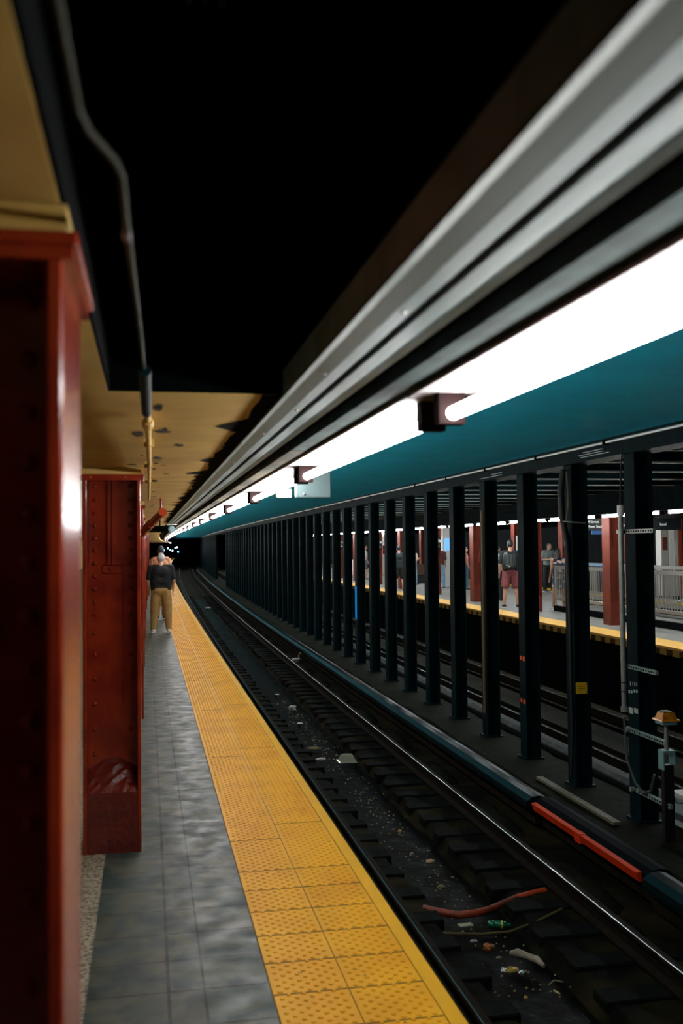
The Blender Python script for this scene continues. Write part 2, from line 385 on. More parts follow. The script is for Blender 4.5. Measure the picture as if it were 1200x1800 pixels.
MB().add([(0,0,.03),(0,1.15,.03),(.03,1.15,-.05),(.03,0,-.05),(.05,0,.035),(.05,1.15,.035),(.06,1.15,-.05),(.06,0,-.05)],
         [(0,1,2,3),(4,7,6,5),(0,4,5,1),(3,2,6,7),(0,3,7,4),(1,5,6,2)]).build('panel', ORANGE, obd)
MB().add([(0.004,1.17,.03),(-.006,2.30,.03),(.024,2.30,-.05),(.034,1.17,-.05),(.05,1.17,.035),(.05,2.30,.035),(.06,2.30,-.05),(.06,1.17,-.05)],
         [(0,1,2,3),(4,7,6,5),(0,4,5,1),(3,2,6,7),(0,3,7,4),(1,5,6,2)]).build('panel', ORANGE, obd)
MB().box(-.004, .06, 1.10, 1.22, -.052, .037).build('joint_clip', ORANGE, obd)
c3 = cover(5.50, -5, 60, 'pale-edged cover board of the third rail beyond the black posts', mat('cover_far', (.004, .009, .009), .6, spec=.08))
MB().extr([(-.125, .305), (-.125, .325), (-.065, .362), (-.055, .352)], ys(-5, 60, 1.5)).build('pale_edge', mat('cover_grey', (.13, .14, .135), .7, spec=.1, col2=(.08, .09, .085), scale=6), c3)  # narrow pale strip along the top edge of the cover
bd = MB().extr([(6.42, -1.3), (6.42, -1.12), (6.62, -1.12), (6.62, -1.3)], ys(YA, 60, 3)).build('walkway_curb', MOUND)
tag(bd, 'low dusty concrete curb beside the rail of the far track', 'curb')
# ties
tl = MB().bbox(-.36, .36, -.11, .11, -.10, 0, .012).build('railroad_tie', TIE)
tag(tl, 'short sooty tie end under the platform-side rail of the near track', 'tie', 'ties under the platform-side rail')
tr = MB().bbox(-.42, .42, -.11, .11, -.10, 0, .012).build('railroad_tie', TIE)
tag(tr, 'short sooty tie end under the rail of the near track farther from the platform', 'tie', 'ties under the outer rail of the near track')
tf = MB().bbox(-.42, .42, -.11, .11, -.10, 0, .012).build('railroad_tie', TIE)
tag(tf, 'short sooty tie end on the far track beyond the black posts', 'tie', 'ties of the far track')
for k in range(105):
    yk = 3.0 + .56*k
    for src, x in ((tl, 2.0), (tr, 3.42)):
        c = src if k == 0 else dup(src)
        c.location = (x + bend(yk) + random.uniform(-.03, .03), yk + random.uniform(-.03, .03), -1.262 + random.uniform(-.006, .006))
    if k < 70:
        c = tf if k == 0 else dup(tf)
        c.location = (6.2 + bend(yk+8), yk+8, -1.262)
# water in the trough
wt = MB().extr([(2.30, -1.388), (3.05, -1.388), (3.05, -1.41), (2.30, -1.41)], ys(2, 60, 2)).build('puddle', WET)
tag(wt, 'wet black muck standing in the drain trough between the near rails', 'water', kind='stuff')
# concrete mounds beside the third rail
def mound(L, W, Hh, seed):
    rnd = random.Random(seed); mb = MB(); vs = []; fs = []; nx, ny = 8, 16
    for a in range(ny+1):
        for b_ in range(nx+1):
            u = a/ny*2-1; v = b_/nx*2-1
            h = max(0, 1-abs(u)**4)*max(0, 1-abs(v)**3)
            vs.append((v*W/2, u*L/2, Hh*h*(.85+rnd.random()*.25) - .02))
    for a in range(ny):
        for b_ in range(nx):
            i = a*(nx+1)+b_; fs.append((i, i+1, i+nx+2, i+nx+1))
    return mb.add(vs, fs, True)
md = mound(1.5, .42, .15, 3).build('rubble_mound', MOUND)
tag(md, 'low rounded concrete mound between outer near rail and third rail', 'concrete mound', 'mounds beside the third rail')
for k in range(22):
    yk = 6.2+2.3*k
    c = md if k == 0 else dup(md)
    c.location = (3.80+bend(yk), yk, -1.34)

# ------------------------------------------------------------------ riveted red columns
def rivet_mb(x, z, y=-.002, r=.014):
    mb = MB(); n = 10; vs = []; fs = []
    rings = [(r, 0), (r*.92, .006), (r*.6, .011), (.0005, .013)]
    for (rr, h) in rings:
        for i in range(n): t = 2*PI*i/n; vs.append((rr*math.cos(t), -h, rr*math.sin(t)))
    for k in range(3):
        for i in range(n): j_ = (i+1) % n; fs.append((k*n+i, k*n+j_, k*n+n+j_, k*n+n+i))
    return mb.add(vs, fs, True)
RIV = None
RZ = [2.166, 2.082, 2.001, 1.927, 1.85, 1.776, 1.699, 1.619, 1.542, 1.465, 1.388, 1.278, 1.148, 1.001, .852, .699, .55]
def red_column(x0, x1, y, label, group=None, rivets=True, D=.36, top=2.228, RED=RED, REDC=REDC, mirror=False, base=True):
    W = x1-x0; t = root('steel_column', (x0, y, 0), label, 'column', group)
    ft = .022
    MB().bbox(0, ft, 0, D, 0, top-.012, .004).build('flange', RED, t)
    MB().bbox(W-ft, W, 0, D, 0, top-.012, .004).build('flange', RED, t)
    MB().box(ft, W-ft, .17, .188, 0, top-.02).build('web', RED, t)
    AP = [MB().box(ft, ft+.082, .158, .17, .3, top-.02).build('angle_plate', RED, t), MB().box(W-ft-.082, W-ft, .158, .17, .3, top-.02).build('angle_plate', RED, t)]
    MB().box(ft+.006, W-ft-.006, .146, .158, 1.69, top-.02).build('splice_plate', RED, t)
    BT_ = MB().box(ft+.085, W-ft-.085, .148, .17, 1.64, 1.685).build('batten', RED, t)
    s = MB()
    for dx in (-.022, .004): s.box(W/2+dx-.006, W/2+dx+.012, .12, .148, 1.69, top-.02)
    s.box(W/2-.03, W/2+.03, .138, .146, 1.69, top-.02); s.build('stiffener', RED, t)
    MB().bbox(-.02, W+.022, -.02, D+.02, top-.018, top, .004).build('cap_plate', RED, t)
    MB().box(-.012, W+.014, -.008, D+.01, top-.036, top-.018).build('cap_angle', RED, t)
    if base:
        # concrete fill with a sloping top
        mb = MB(); b0 = .352; vs = []; fs = []; n = 7
        rnd = random.Random(int(y*10))
        for a in range(n):
            v = a/(n-1)
            for i in range(9):
                u = i/8
                xx = ft+.001 + (W-2*ft-.002)*u
                hh = b0 + v*.175*(1-.35*abs(2*u-1)**2) + (rnd.uniform(-.008, .008) if 0 < a < n-1 else 0)
                vs.append((xx, .004+.16*v, hh))
        for a in range(n-1):
            for i in range(8): k = a*9+i; fs.append((k, k+1, k+10, k+9))
        k0 = len(vs)
        for i in range(9): vs.append((vs[i][0], .004, 0))
        for i in range(8): fs.append((k0+i, k0+i+1, i+1, i))
        mb.add(vs, fs).build('concrete_base', REDC, t)
    if rivets:
        global RIV
        for z in RZ:
            for si, xx in enumerate((.062, W-.062)):
                fy = .146 if z > 1.69 else .158
                if RIV is None: RIV = rivet_mb(0, 0).build('rivet', RED); r = RIV
                else: r = RIV.copy(); COL.objects.link(r)
                r.parent = AP[si]; r.location = (xx, fy, z)
        r = RIV.copy(); COL.objects.link(r); r.parent = BT_; r.location = (W*.47, .148, 1.662)
    # cream block that closes the gap between cap and slab
    return t
colY = [1.40, 6.05] + [6.05+4.6*i for i in range(1, 9)]
colL = ['tall riveted red column filling the left edge of the photo, nearest of its row',
        'dark red riveted column with a painted concrete foot, second of the near platform row',
        'red column just behind the riveted one, third of the near platform row',
        'red column beside the man in beige trousers, fourth of the near platform row']
for k, yk in enumerate(colY):
    lab = colL[k] if k < 4 else 'distant red column, %s of the near platform row' % ORD[k]
    xo = -.112 if k == 0 else -.038
    red_column(xo-.335+bend(yk), xo+bend(yk), yk, lab, rivets=k < 4)
    cb = MB().box(-.36, -.014, 0, .36, 2.2285, 2.2685)
    for q in (.05, .25): cb.add([(-.36+q-.03, .01, 2.236), (-.36+q+.03, .01, 2.236), (-.36+q+.004, -.022, 2.205), (-.36+q, .03, 2.236)], [(0,1,2),(1,3,2),(0,2,3),(0,3,1)])
    o = cb.build('bearing_block', CREAM); o.location = (xo+.02+bend(yk), yk-.005, 0)
    tag(o, 'cream bearing block on top of the %s red column of the near row' % (ORD[k] if k else 'nearest'), 'bearing block')

# ------------------------------------------------------------------ black post row between the tracks
def post_parts(t, M=BLACKP, top=3.73, w_=.20, d=.22):
    MB().box(0, .016, 0, d, 0, top).build('flange', M, t)
    MB().box(w_-.016, w_, 0, d, 0, top).build('flange', M, t)
    MB().box(.016, w_-.016, d/2-.006, d/2+.006, 0, top).build('web', M, t)
    MB().box(-.03, w_+.03, -.03, d+.03, 0, .018).build('base_plate', M, t)
P0 = 9.33; posts = []
base_t = root('track_post', (4.85, P0, -1.03), 'black steel post at the right edge, carrying the grey conduit pole', 'post', 'black posts between the tracks')
post_parts(base_t)
posts.append(base_t)
for k in range(1, 108):
    yk = P0+1.524*k
    if 69.5 < yk < 84: continue
    if k < 20: lab = '%s black steel post from the right in the row between the tracks' % ORD[k]
    else: lab = 'far black steel post in the dense dark part of the row between the tracks'
    if k == 1: lab = 'black steel post with a yellow notice and thick cables, second from the right'
    if k == 2: lab = 'black steel post with orange patches, third from the right'
    if k == 3: lab = 'black steel post with a tan conduit on its edge, fourth from the right'
    if k == 9: lab = 'black steel post with a bright blue strip, tenth from the right'
    t = dup(base_t, loc=(4.85+bend(yk), yk, -1.03), label=lab)
    posts.append(t)
for o in posts[:1]: pass
OP = mat('orange_reflector', (0.9, .10, .01), .5)
for z in (.27, -.29):
    MB().box(-.004, 0, .02, .09, z-.03+1.03, z+.03+1.03).build('orange_patch', OP, posts[2])
    MB().box(-.004, 0, .13, .19, z-.02+1.03, z+.03+1.03).build('orange_patch', OP, posts[2])
MB().tube([(-.03, .03, .35), (-.03, .03, 3.3)], .022).build('tan_conduit', mat('tan_conduit', (.17, .12, .06), .5), posts[3])
MB().tube([(-.028, .02, 1.03+.03), (-.028, .02, 1.03+.80)], .022).build('blue_strip', mat('blue_light', (0.0, .16, .5), .4, emit=.5, ecol=(0, .18, .45)), posts[9])
# header conduit (thin bright line) and beams over the far track
hc = root('conduit_line', (0, 0, 0), 'thin pale conduit running along the beam above the black posts', 'conduit')
MB().tube([(4.77+bend(y), y, 2.85) for y in ys(YA, 150, 2)], .015, 6).build('pipe', mat('pale_conduit', (.85, .95, .95), .25, metal=.3), hc)
for k in range(24):
    y = 7.9+1.9*k; MB().box(4.752+bend(y), 4.80+bend(y), y-.03, y+.03, 2.825, 2.875).build('clamp', SOOT, hc)
bm_ = root('ceiling_beam', (5.10, 9.4, 2.72), 'black cross beam with a pale lower edge over the far track', 'beam', 'cross beams over the far track')
MB().box(0, 3.7, -.07, .07, .01, .025).box(0, 3.7, -.006, .006, .02, .43).build('beam_body', BLACKP, bm_)
MB().box(0, 3.7, -.074, -.069, .008, .027).build('flange_edge', mat('pale_edge', (.40, .48, .48), .35), bm_)  # light caught by the lower flange is painted as a pale edge
for k in range(1, 34): dup(bm_, loc=(5.10+bend(9.4+1.524*k), 9.4+1.524*k, 2.72))
# scattered pale conduit runs under the header
for i, (y, z, L_) in enumerate([(9.9, 2.79, .5), (9.9, 2.765, .6), (9.75, 2.74, .7), (13, 2.76, .4), (13, 2.73, .9)]):
    o = MB().box(4.782, 4.799, y, y+L_, z, z+.008).build('cable_clip_bar', mat('pale_bar', (.55, .62, .62), .4))
    tag(o, 'short thin pale bar on the header beam, %s of the short bars' % ORD[i], 'bar', 'thin bars on the header beam')

# ------------------------------------------------------------------ near light row
ch = root('light_channel', (0, 0, 0), 'long box channel that carries the near row of fluorescent tubes', 'channel')
MB().extr([(.655, 2.236), (.655, 2.274), (.93, 2.274), (.93, 2.236)], ys(YA, 4.55, 2)).build('grey_channel_section', mat('channel_grey', (.034, .052, .050), .85, col2=(.022, .034, .032), scale=6, spec=.05), ch)
o = MB().extr([(.652, 2.234), (.652, 2.275), (.93, 2.275), (.93, 2.234)], ys(4.55, 15, 3)+ys(15, YB, 3)[1:]).build('cream_channel_section', mat('old_cream', (.11, .10, .07), .85, spec=.05, col2=(.05, .05, .042), scale=3, mix=(.45, .6), stretch=(1, .4, 1)), ch)
MB().extr([(.62, 2.2765), (.62, 2.32), (.95, 2.32), (.95, 2.2765)], ys(YA, 15, 3)+ys(15, YB, 3)[1:]).build('backing_plate', SOOT, ch)
def fixture(L_, label, group, emitm, x, y, z, mirror=1):
    t = root('fluorescent_light', (x, y, z), label, 'light', group)
    MB().box(-.10 if mirror > 0 else -.08, .08 if mirror > 0 else .10, .0, L_, .058, .068).build('reflector_pan', PANM, t)
    MB().tube([(0, .10, 0), (0, L_-.10, 0)], .019, 12).build('tube', emitm, t)
    for ye in (.045, L_-.10):
        MB().box(-.040, .036, ye, ye+.050, -.030, .057).build('socket', SOCK, t)
    MB().box(-.028, .045, L_-.045, L_-.005, -.005, .057).build('ballast_cover', SOCK, t)
    return t
tb = [(0.25, 2.75), (2.83, 5.30), (5.40, 7.90), (7.98, 10.55), (10.60, 13.17)]
first = None
ty = [.20, 2.80, 5.38, 7.96, 10.56] + [13.16+2.60*i for i in range(0, 58)]
for k, y in enumerate(ty):
    if y > 135: break
    if k == 0: lab = 'nearest fluorescent tube of the near platform row, cut by the right edge'
    elif k < 12: lab = 'lit fluorescent tube over the near platform edge, %s from the camera' % ORD[k]
    else: lab = 'distant lit fluorescent tube in the far end of the near platform row'
    if first is None: first = fixture(2.56, lab, 'near row of fluorescent tubes', TUBEM, .84, y, 2.163); continue
    sl = (bend(y+2.56)-bend(y))/2.56
    dup(first, loc=(.84+bend(y), y, 2.165), rz=-math.atan(sl), label=lab)

# ------------------------------------------------------------------ aluminium housing beside the light row
hz = root('metal_housing', (0, 0, 0), 'long grooved aluminium housing running beside the near light row', 'housing')
yh = ys(YA, 21.2, 2)
MB().extr([(.418, 2.262), (.418, 2.345), (.4295, 2.345), (.4295, 2.270)], yh).build('dark_side_panel', ALUD, hz)
MB().extr([(.410, 2.252), (.410, 2.2615), (.430, 2.266), (.430, 2.256)], yh).build('edge_lip', ALU2, hz)
MB().extr([(.430, 2.262), (.478, 2.257), (.482, 2.262), (.430, 2.275)], yh).build('soffit_panel', ALU2, hz)
MB().extr([(.482, 2.258), (.518, 2.258), (.518, 2.272), (.482, 2.272)], yh).build('soffit_panel', ALU, hz)
MB().extr([(.537, 2.254), (.576, 2.252), (.576, 2.266), (.537, 2.268)], yh).build('soffit_panel', ALU, hz)
MB().extr([(.588, 2.256), (.606, 2.250), (.612, 2.262), (.588, 2.268)], yh).build('edge_lip', ALU, hz)
MB().extr([(.43, 2.276), (.43, 2.36), (.62, 2.36), (.62, 2.276)], yh).build('housing_body', SOOT, hz)
MB().box(.40+bend(21), .68+bend(21), 21.1, 21.16, 2.235, 2.30).build('end_cap', WHITEP, hz)
for k in range(26):
    y = 1.9+.72*k
    MB().ball((.470 + (.0 if k % 2 else .03), y, 2.258), (.006, .008, .004), 8, 4).build('screw', CHROME, hz)
# soot smears on the cream ceiling along the housing
sm = MB(); rnd = random.Random(5)
y = ycut
pts = []
while y < 20:
    pts.append((y, .385 - rnd.choice([.02, .03, .05, .13, .04])*rnd.uniform(.6, 1.2))); y += rnd.uniform(.05, .3)
vs = []; fs = []
for (yy, xx) in pts: vs += [(xx, yy, 2.2685), (.418, yy, 2.2685)]
for k in range(len(pts)-1): fs.append((2*k, 2*k+1, 2*k+3, 2*k+2))
o = sm.add(vs, fs).build('soot_stain', SOOT); tag(o, 'ragged black soot stain on the cream ceiling beside the aluminium housing', 'stain', kind='stuff')
o = None
sm = MB()
rnd = random.Random(11)
for k in range(26):
    y = 3.3+rnd.random()**1.6*9; x = .02+rnd.choice([0.03, .05, .045, .1, -.09])*rnd.uniform(.5, 1.3); a = rnd.uniform(.012, .035); b_ = rnd.uniform(.01, .06)
    n = 9; vs = [(x+a*math.cos(t*2*PI/n)*rnd.uniform(.5, 1.2), y+b_*2*math.sin(t*2*PI/n)*rnd.uniform(.6, 1.2), 2.2688) for t in range(n)]
    sm.add(vs, [tuple(range(n))])
o = sm.build('rust_spots', mat('rust_brown', (.035, .018, .008), .8)); tag(o, 'dark rust spots beside the pipe on the cream ceiling', 'stain', kind='stuff')

# ------------------------------------------------------------------ ceiling pipe
pp = root('ceiling_pipe', (0, 0, 0), 'slim conduit that runs from the dark void onto the cream ceiling', 'pipe')
MB().tube([(-.075, .3, 2.24), (-.070, .80, 2.24), (-.067, 1.02, 2.24), (-.06, 1.07, 2.24), (-.035, 1.15, 2.24), (-.028, 1.20, 2.24), (-.026, 1.36, 2.24), (-.01, 2.2, 2.24), (0, 3.05, 2.24)], .0048, 10).build('dark_pipe_run', mat('olive_pipe', (.016, .018, .008), .6, spec=.1), pp)
MB().tube([(0, 3.05, 2.24), (.002, 3.2, 2.24), (.012, 5, 2.243), (.02, 9.5, 2.243)], .011, 10).build('cream_pipe_run', CREAM, pp)
MB().tube([(-.027, 1.40, 2.24), (-.0265, 1.44, 2.24)], .007, 10).build('coupling', BLACK, pp)
MB().tube([(.004, 3.55, 2.24), (.0042, 3.62, 2.24), (.0045, 3.66, 2.24), (.005, 3.74, 2.24)], [.016, .022, .022, .015], 12).build('coupling', CREAM, pp)
for y in (4.4, 5.6, 7.0): MB().box(-.012, .032, y, y+.03, 2.232, 2.268).build('pipe_strap', CREAM, pp)
o = MB().tube([(-.004, 2.5, 2.235), (0, 3.3, 2.235)], .016, 10).build('cable_sleeve', BLACKP); tag(o, 'dark sleeve around the conduit where the void meets the cream ceiling', 'sleeve')
# faint conduits high in the void
VC = mat('teal_reflection_pipe', (.10, .22, .22), .4)  # teal reflections on the conduits are put into their colour
for i, x in enumerate((.12, .17, .22)):
    o = MB().tube([(x, -1, 3.45), (x+.01, 3.0, 3.45)], .012, 8).build('void_conduit', VC)
    tag(o, 'faint conduit high in the dark ceiling void, %s from the left' % ORD[i], 'conduit', 'conduits in the void')
# red brace pipe, and camera-like cylinder
br = root('red_brace', (0, 0, 0), 'bent red pipe brace sticking out from behind the second red column', 'brace')
def px(u, v, d):   # a point seen at pixel (u,v) at distance d along the view axis
    p = fw*d + rt*((u-600)/1750*d) - up*((v-900)/1750*d); return Vector((p.x, p.y, p.z+1.8))
a = px(232, 957, 10.5); b_ = px(262, 924, 10.2); c_ = px(283, 903, 9.9)
MB().tube([a, b_, c_], .038, 14).build('pipe', RED, br)
d1 = px(261, 925, 10.2); d2 = px(265, 921, 10.15)
MB().tube([d1-(d2-d1)*.3, d2], .046, 14).build('collar', RED, br)
MB().tube([c_, c_+(c_-b_).normalized()*.05], .044, 14).build('collar', RED, br)
MB().tube([c_, Vector((c_.x, c_.y, 2.27))], .012, 8).build('hanger', RED, br)
cc = root('camera_housing', (0, 0, 0), 'dark green cylinder with a pale glowing end under the ceiling before the lights', 'camera')
q0 = px(262, 930, 12.5); q1 = px(300, 930, 12.2)
MB().tube([q0.lerp(q1, .5), Vector((q0.lerp(q1, .5).x, q0.y, 2.27))], .01, 6).build('hanger', BLACKP, cc)
MB().tube([q0, q1], .042, 16).build('cylinder_body', BLACKP, cc)
MB().tube([q1, q1+(q1-q0).normalized()*.03], .04, 16).build('end_face', mat('pale_face', (.08, .15, .17), .4, emit=.1, ecol=(.6, .9, 1)), cc)

# grey panel behind the light row
pn = root('sign_box', (0, 6.25, 0), 'grey metal box panel hanging beyond the light row, over the near track edge', 'panel')
MB().bbox(.93, 1.155, 0, .07, 2.10, 2.30, .006).build('box_body', mat('teal_grey_metal', (.16, .24, .25), .5), pn)
MB().bbox(.80, .90, -.02, .05, 2.098, 2.150, .004).build('white_unit', WHITEP, pn)
MB().ball((.98, -.006, 2.12), .009, 10, 6).build('screw', CHROME, pn)

# ------------------------------------------------------------------ opposite platform
for k in range(14):
    y = 15.33+4.6*k if False else 19.9+4.6*(k-1)
    lab = 'red column on the opposite platform edge row, %s from the right' % ORD[k]
    if y < 12: continue
    t = red_column(9.74+bend(y), 10.075+bend(y), y, lab, rivets=k < 3, top=2.34, RED=REDM, REDC=REDM)
for k in range(1, 9):
    y = 19.9+4.6*k
    red_column(13.9+bend(y), 14.235+bend(y), y+2.9, 'red column in the second row of the opposite platform, %s from the right' % ORD[k-1], rivets=False, top=2.545, RED=REDM, REDC=REDM)
firstf = None
for k in range(44):
    y = 11.0+2.6*k
    lab = ('lit tube over the opposite platform edge, %s from the right' % ORD[k]) if k < 12 else 'distant lit tube of the row over the opposite platform edge'
    if firstf is None: firstf = fixture(2.5, lab, 'tubes over the opposite platform edge', TUBEF, 8.98, y, 2.30, -1); continue
    dup(firstf, loc=(8.98+bend(y), y, 2.30), label=lab)
for k in range(12):
    y = 14.0+5.2*k
    dup(firstf, loc=(13.2+bend(y), y, 2.51), label='lit tube of the inner row deeper in the opposite platform, %s from the right' % ORD[k], group='inner tubes of the opposite platform')
MB().extr([(8.85, 2.335), (8.85, 2.55), (9.15, 2.55), (9.15, 2.335)], Y1).build('trim_5', BLACKP, kind='structure')

def textmesh(s, size, loc, rot, M, parent, name='lettering', align='LEFT'):
    cu = bpy.data.curves.new('t', 'FONT'); cu.body = s; cu.size = size; cu.align_x = align; cu.extrude = .002; cu.offset = size*.012
    to = bpy.data.objects.new('t', cu); COL.objects.link(to)
    dg = bpy.context.evaluated_depsgraph_get(); me = bpy.data.meshes.new_from_object(to.evaluated_get(dg))
    bpy.data.objects.remove(to); me.materials.clear(); me.materials.append(M)
    o = bpy.data.objects.new(name, me); COL.objects.link(o); o.location = loc; o.rotation_euler = rot; o.parent = parent
    return o
def station_sign(x, y, z, label, w_=.335, h=.36):
    t = root('station_sign', (x, y, z), label, 'sign', 'black station signs on the opposite columns')
    MB().bbox(0, w_, 0, .02, 0, h, .003).build('sign_board', SIGNB, t)
    textmesh('34 St', .14, (.03, -.004, h-.14), (PI/2, 0, 0), SIGNW, t)
    textmesh('Penn', .08, (.03, -.004, h-.235), (PI/2, 0, 0), SIGNW, t)
    textmesh('Station', .08, (.03, -.004, h-.32), (PI/2, 0, 0), SIGNW, t)
station_sign(9.74+bend(33.7), 33.655, 1.62, 'black 34 St Penn Station sign on the column near the person in maroon')
station_sign(9.74+bend(42.9), 42.855, 1.60, 'black 34 St Penn Station sign on the red column left of the waiting woman')
station_sign(9.74+bend(52.1), 52.055, 1.62, 'small black 34 St Penn Station sign on the most distant signed column')
station_sign(13.90+bend(27.4+4.6), 31.955, 1.62, 'black 34 St Penn Station sign beside the cable-wrapped post')
def hsign(x, y, z, w_, h, lines, label):
    t = root('hanging_sign', (x, y, z), label, 'sign')
    MB().bbox(0, w_, 0, .06, 0, h, .004).build('sign_board', SIGNB, t)
    for (s, sz, lx, lz) in lines: textmesh(s, sz, (lx, -.004, lz), (PI/2, 0, 0), SIGNW, t)
    for xx in (.2, w_-.2): MB().tube([(xx, .03, h), (xx, .03, 2.56-z)], .01, 6).build('hanger', BLACK, t)
hsign(10.70, 23.4, 2.08, 2.75, .30, [('34 Street', .09, .14, .19), ('Penn Station', .09, .20, .07), ('Madison Square Garden', .085, .64, .10), ('Local', .085, 2.15, .12)],
      'long black hanging sign reading 34 Street Penn Station, Madison Square Garden, Local')
rb_ = root('route_sign', (11.0, 23.43, 1.98), 'small blue sign plate under the long black hanging sign', 'sign')
MB().bbox(0, .30, 0, .03, 0, .10, .003).build('plate', mat('blue_plate', (.01, .12, .40), .4), rb_)
wp = root('station_board', (9.76, 34.2, 2.03), 'pale grey panel under the tubes above a signed red column', 'panel')
MB().bbox(0, .56, 0, .06, 0, .27, .004).build('panel_board', WHITEG, wp)
for xx in (.1, .46): MB().tube([(xx, .03, .26), (xx, .03, .525)], .012, 6).build('hanger', BLACK, wp)

def fence(x, y0, y1, label):
    t = root('railing', (x, y0, 0), label, 'railing'); L_ = y1-y0
    MB().box(-.06, .06, 0, L_, 0, .14).build('black_curb', SOOT, t)
    MB().bbox(-.025, .025, 0, L_, 1.10, 1.19, .006).build('top_rail', CHROME, t)
    MB().bbox(-.02, .02, 0, L_, .30, .38, .006).build('bottom_rail', CHROME, t)
    n = int(L_/1.5)
    for i in range(n+1):
        y = L_*i/n; MB().bbox(-.025, .025, max(0, y-.025), min(L_, y+.025), .14, 1.12, .004).build('post', CHROME, t)
    nb = min(90, int(L_/.115)); b0 = MB().box(-.008, .008, -.01, .01, .36, 1.12).build('baluster', CHROME, t)
    for i in range(nb):
        c = b0 if i == 0 else b0.copy()
        if i: COL.objects.link(c)
        c.parent = t; c.location = (0, .06+i*(L_-.1)/nb, 0)
fence(10.50, 16.0, 24.6, 'stainless railing on a black curb around the stairs, near side')
fence(12.55, 18.0, 27.5, 'stainless railing on the far side of the stairs')
MB().tube([(11.6, 17.5, 1.1), (11.6, 21.5, .2)], .02, 8).build('handrail', CHROME)
tag(bpy.data.objects['handrail'], 'sloping stainless handrail going down behind the near railing', 'handrail')
o = MB().bbox(11.0, 12.4, 18, 18.5, .02, .32, .01).build('yellow_step', SMOOTHY); tag(o, 'yellow painted stair edge behind the railing', 'step')
# blocks of posters, white pillars
def poster(x, y, w_, h, z, M, label, D=.35):
    t = root('poster_pillar', (x, y, 0), label, 'pillar')
    MB().bbox(0, w_, 0, D, 0, 2.54, .01).build('pillar_body', WHITEG, t)
    MB().box(w_*.18, w_*.82, -.02, 0, z, z+h).build('poster_panel', M, t)

poster(16.50, 30.0, .26, .42, 1.5, mat('red_picture', (.30, .07, .05), .5), 'white pillar with a framed reddish poster at the right edge')
poster(16.96, 30.0, .16, .5, 1.3, WHITEP, 'slim white pillar beside the framed poster')
o = MB().bbox(0, .14, 0, .2, 0, 2.54, .01).build('orange_post', mat('orange_red', (.45, .07, .02), .5)); o.location = (17.13, 30.0, 0); tag(o, 'orange-red post beside the slim white pillar at the right edge', 'post')
poster(11.95, 39.5, .42, .5, 1.5, mat('blue_poster', (.15, .45, .8), .4, emit=.6, ecol=(.2, .55, 1.0)), 'grey pillar with a pale blue lit panel')
poster(13.2, 56.0, .8, .5, 1.2, RED, 'white pillar with red trim deep in the opposite platform')
poster(13.0, 68.0, .8, .5, 1.2, WHITEP, 'white pillar farthest along the opposite platform')
scr = root('advertising_screen', (11.0, 28.6, 0), 'bright blue upright advertising screen behind the person with the backpack', 'screen')
MB().bbox(0, .5, 0, .12, .05, 2.0, .01).build('screen_case', GALV, scr)
MB().box(.04, .46, -.006, 0, .9, 1.95).build('screen_face', mat('blue_screen', (.05, .35, .8), .3, emit=1.3, ecol=(.05, .38, .9)), scr)
ben = root('bench', (11.4, 43.5, 0), 'dark brown wooden bench behind the woman in the white top', 'bench')
MB().bbox(0, 1.4, 0, .5, .38, .46, .01).build('seat', mat('brown_wood', (.10, .045, .025), .5), ben)
MB().bbox(0, 1.4, .44, .5, .46, .85, .01).build('backrest', mat('brown_wood_b', (.09, .04, .022), .5), ben)
MB().box(.05, 1.35, .05, .45, 0, .37).build('base', BLACK, ben)
o = MB().bbox(0, .55, 0, .5, 0, .9, .02).build('white_bin', WHITEG); o.location = (11.6, 56, 0); tag(o, 'pale box-shaped bin on the opposite platform seen between distant posts', 'bin')
ar = root('red_bracket', (9.9, 29.0, 0), 'curved red bracket arm above the person with the backpack', 'bracket')
MB().tube([(.05, 0, 1.2), (.02, -.3, 1.75), (-.1, -.8, 2.1), (-.35, -1.3, 2.3)], .05, 10).build('arm', REDM, ar)

# ------------------------------------------------------------------ conduit pole, struts, beacon, cabinet on the near post
po = root('conduit_pole', (4.75, 9.44, 0), 'vertical galvanised conduit pole clamped beside the rightmost black post', 'pole')
MB().tube([(0, 0, .10), (0, 0, .35), (0, 0, .58), (0, 0, 1.2), (0, 0, 2.10)], [.026, .026, .028, .028, .028], 12).build('pipe', GALV, po)
MB().tube([(0, 0, 2.06), (0, 0, 2.17)], .036, 12).build('top_fitting', WHITEP, po)
MB().tube([(0, 0, .07), (0, 0, .12)], .036, 12).build('end_bushing', GALV, po)
for z in (.27, .36): MB().tube([(0, 0, z), (0, 0, z+.012)], .030, 12).build('band', BLACK, po)
MB().tube([(0, 0, 2.17), (.01, 0, 2.5), (.03, 0, 2.75)], .008, 6).build('wire', BLACK, po)
for i, (z, y0, y1) in enumerate(((1.88, 8.86, 9.62), (.51, 8.86, 9.42), (-.13, 8.72, 9.50), (-.71, 8.64, 9.30))):
    t = root('strut_channel', (4.80, y0, z), 'perforated metal strut on the rightmost black post, %s from the top' % ORD[i], 'strut', 'perforated struts on the rightmost post')
    MB().box(-.012, .02, 0, y1-y0, 0, .041).build('channel', GALV if i == 0 else ALUD, t)
    s_ = MB(); k = 0
    while .03+k*.05 < y1-y0-.03: s_.box(-.0135, -.012, .02+k*.05, .045+k*.05, .012, .029); k += 1
    s_.build('slots', SOOT, t)
    if i != 1: MB().tube([(-.05, .58 if i == 0 else .70, .02), (-.012, .58 if i == 0 else .70, .02)], .026, 10).build('clamp', BLACK if i == 0 else GALV, t)
cbm = BLACK
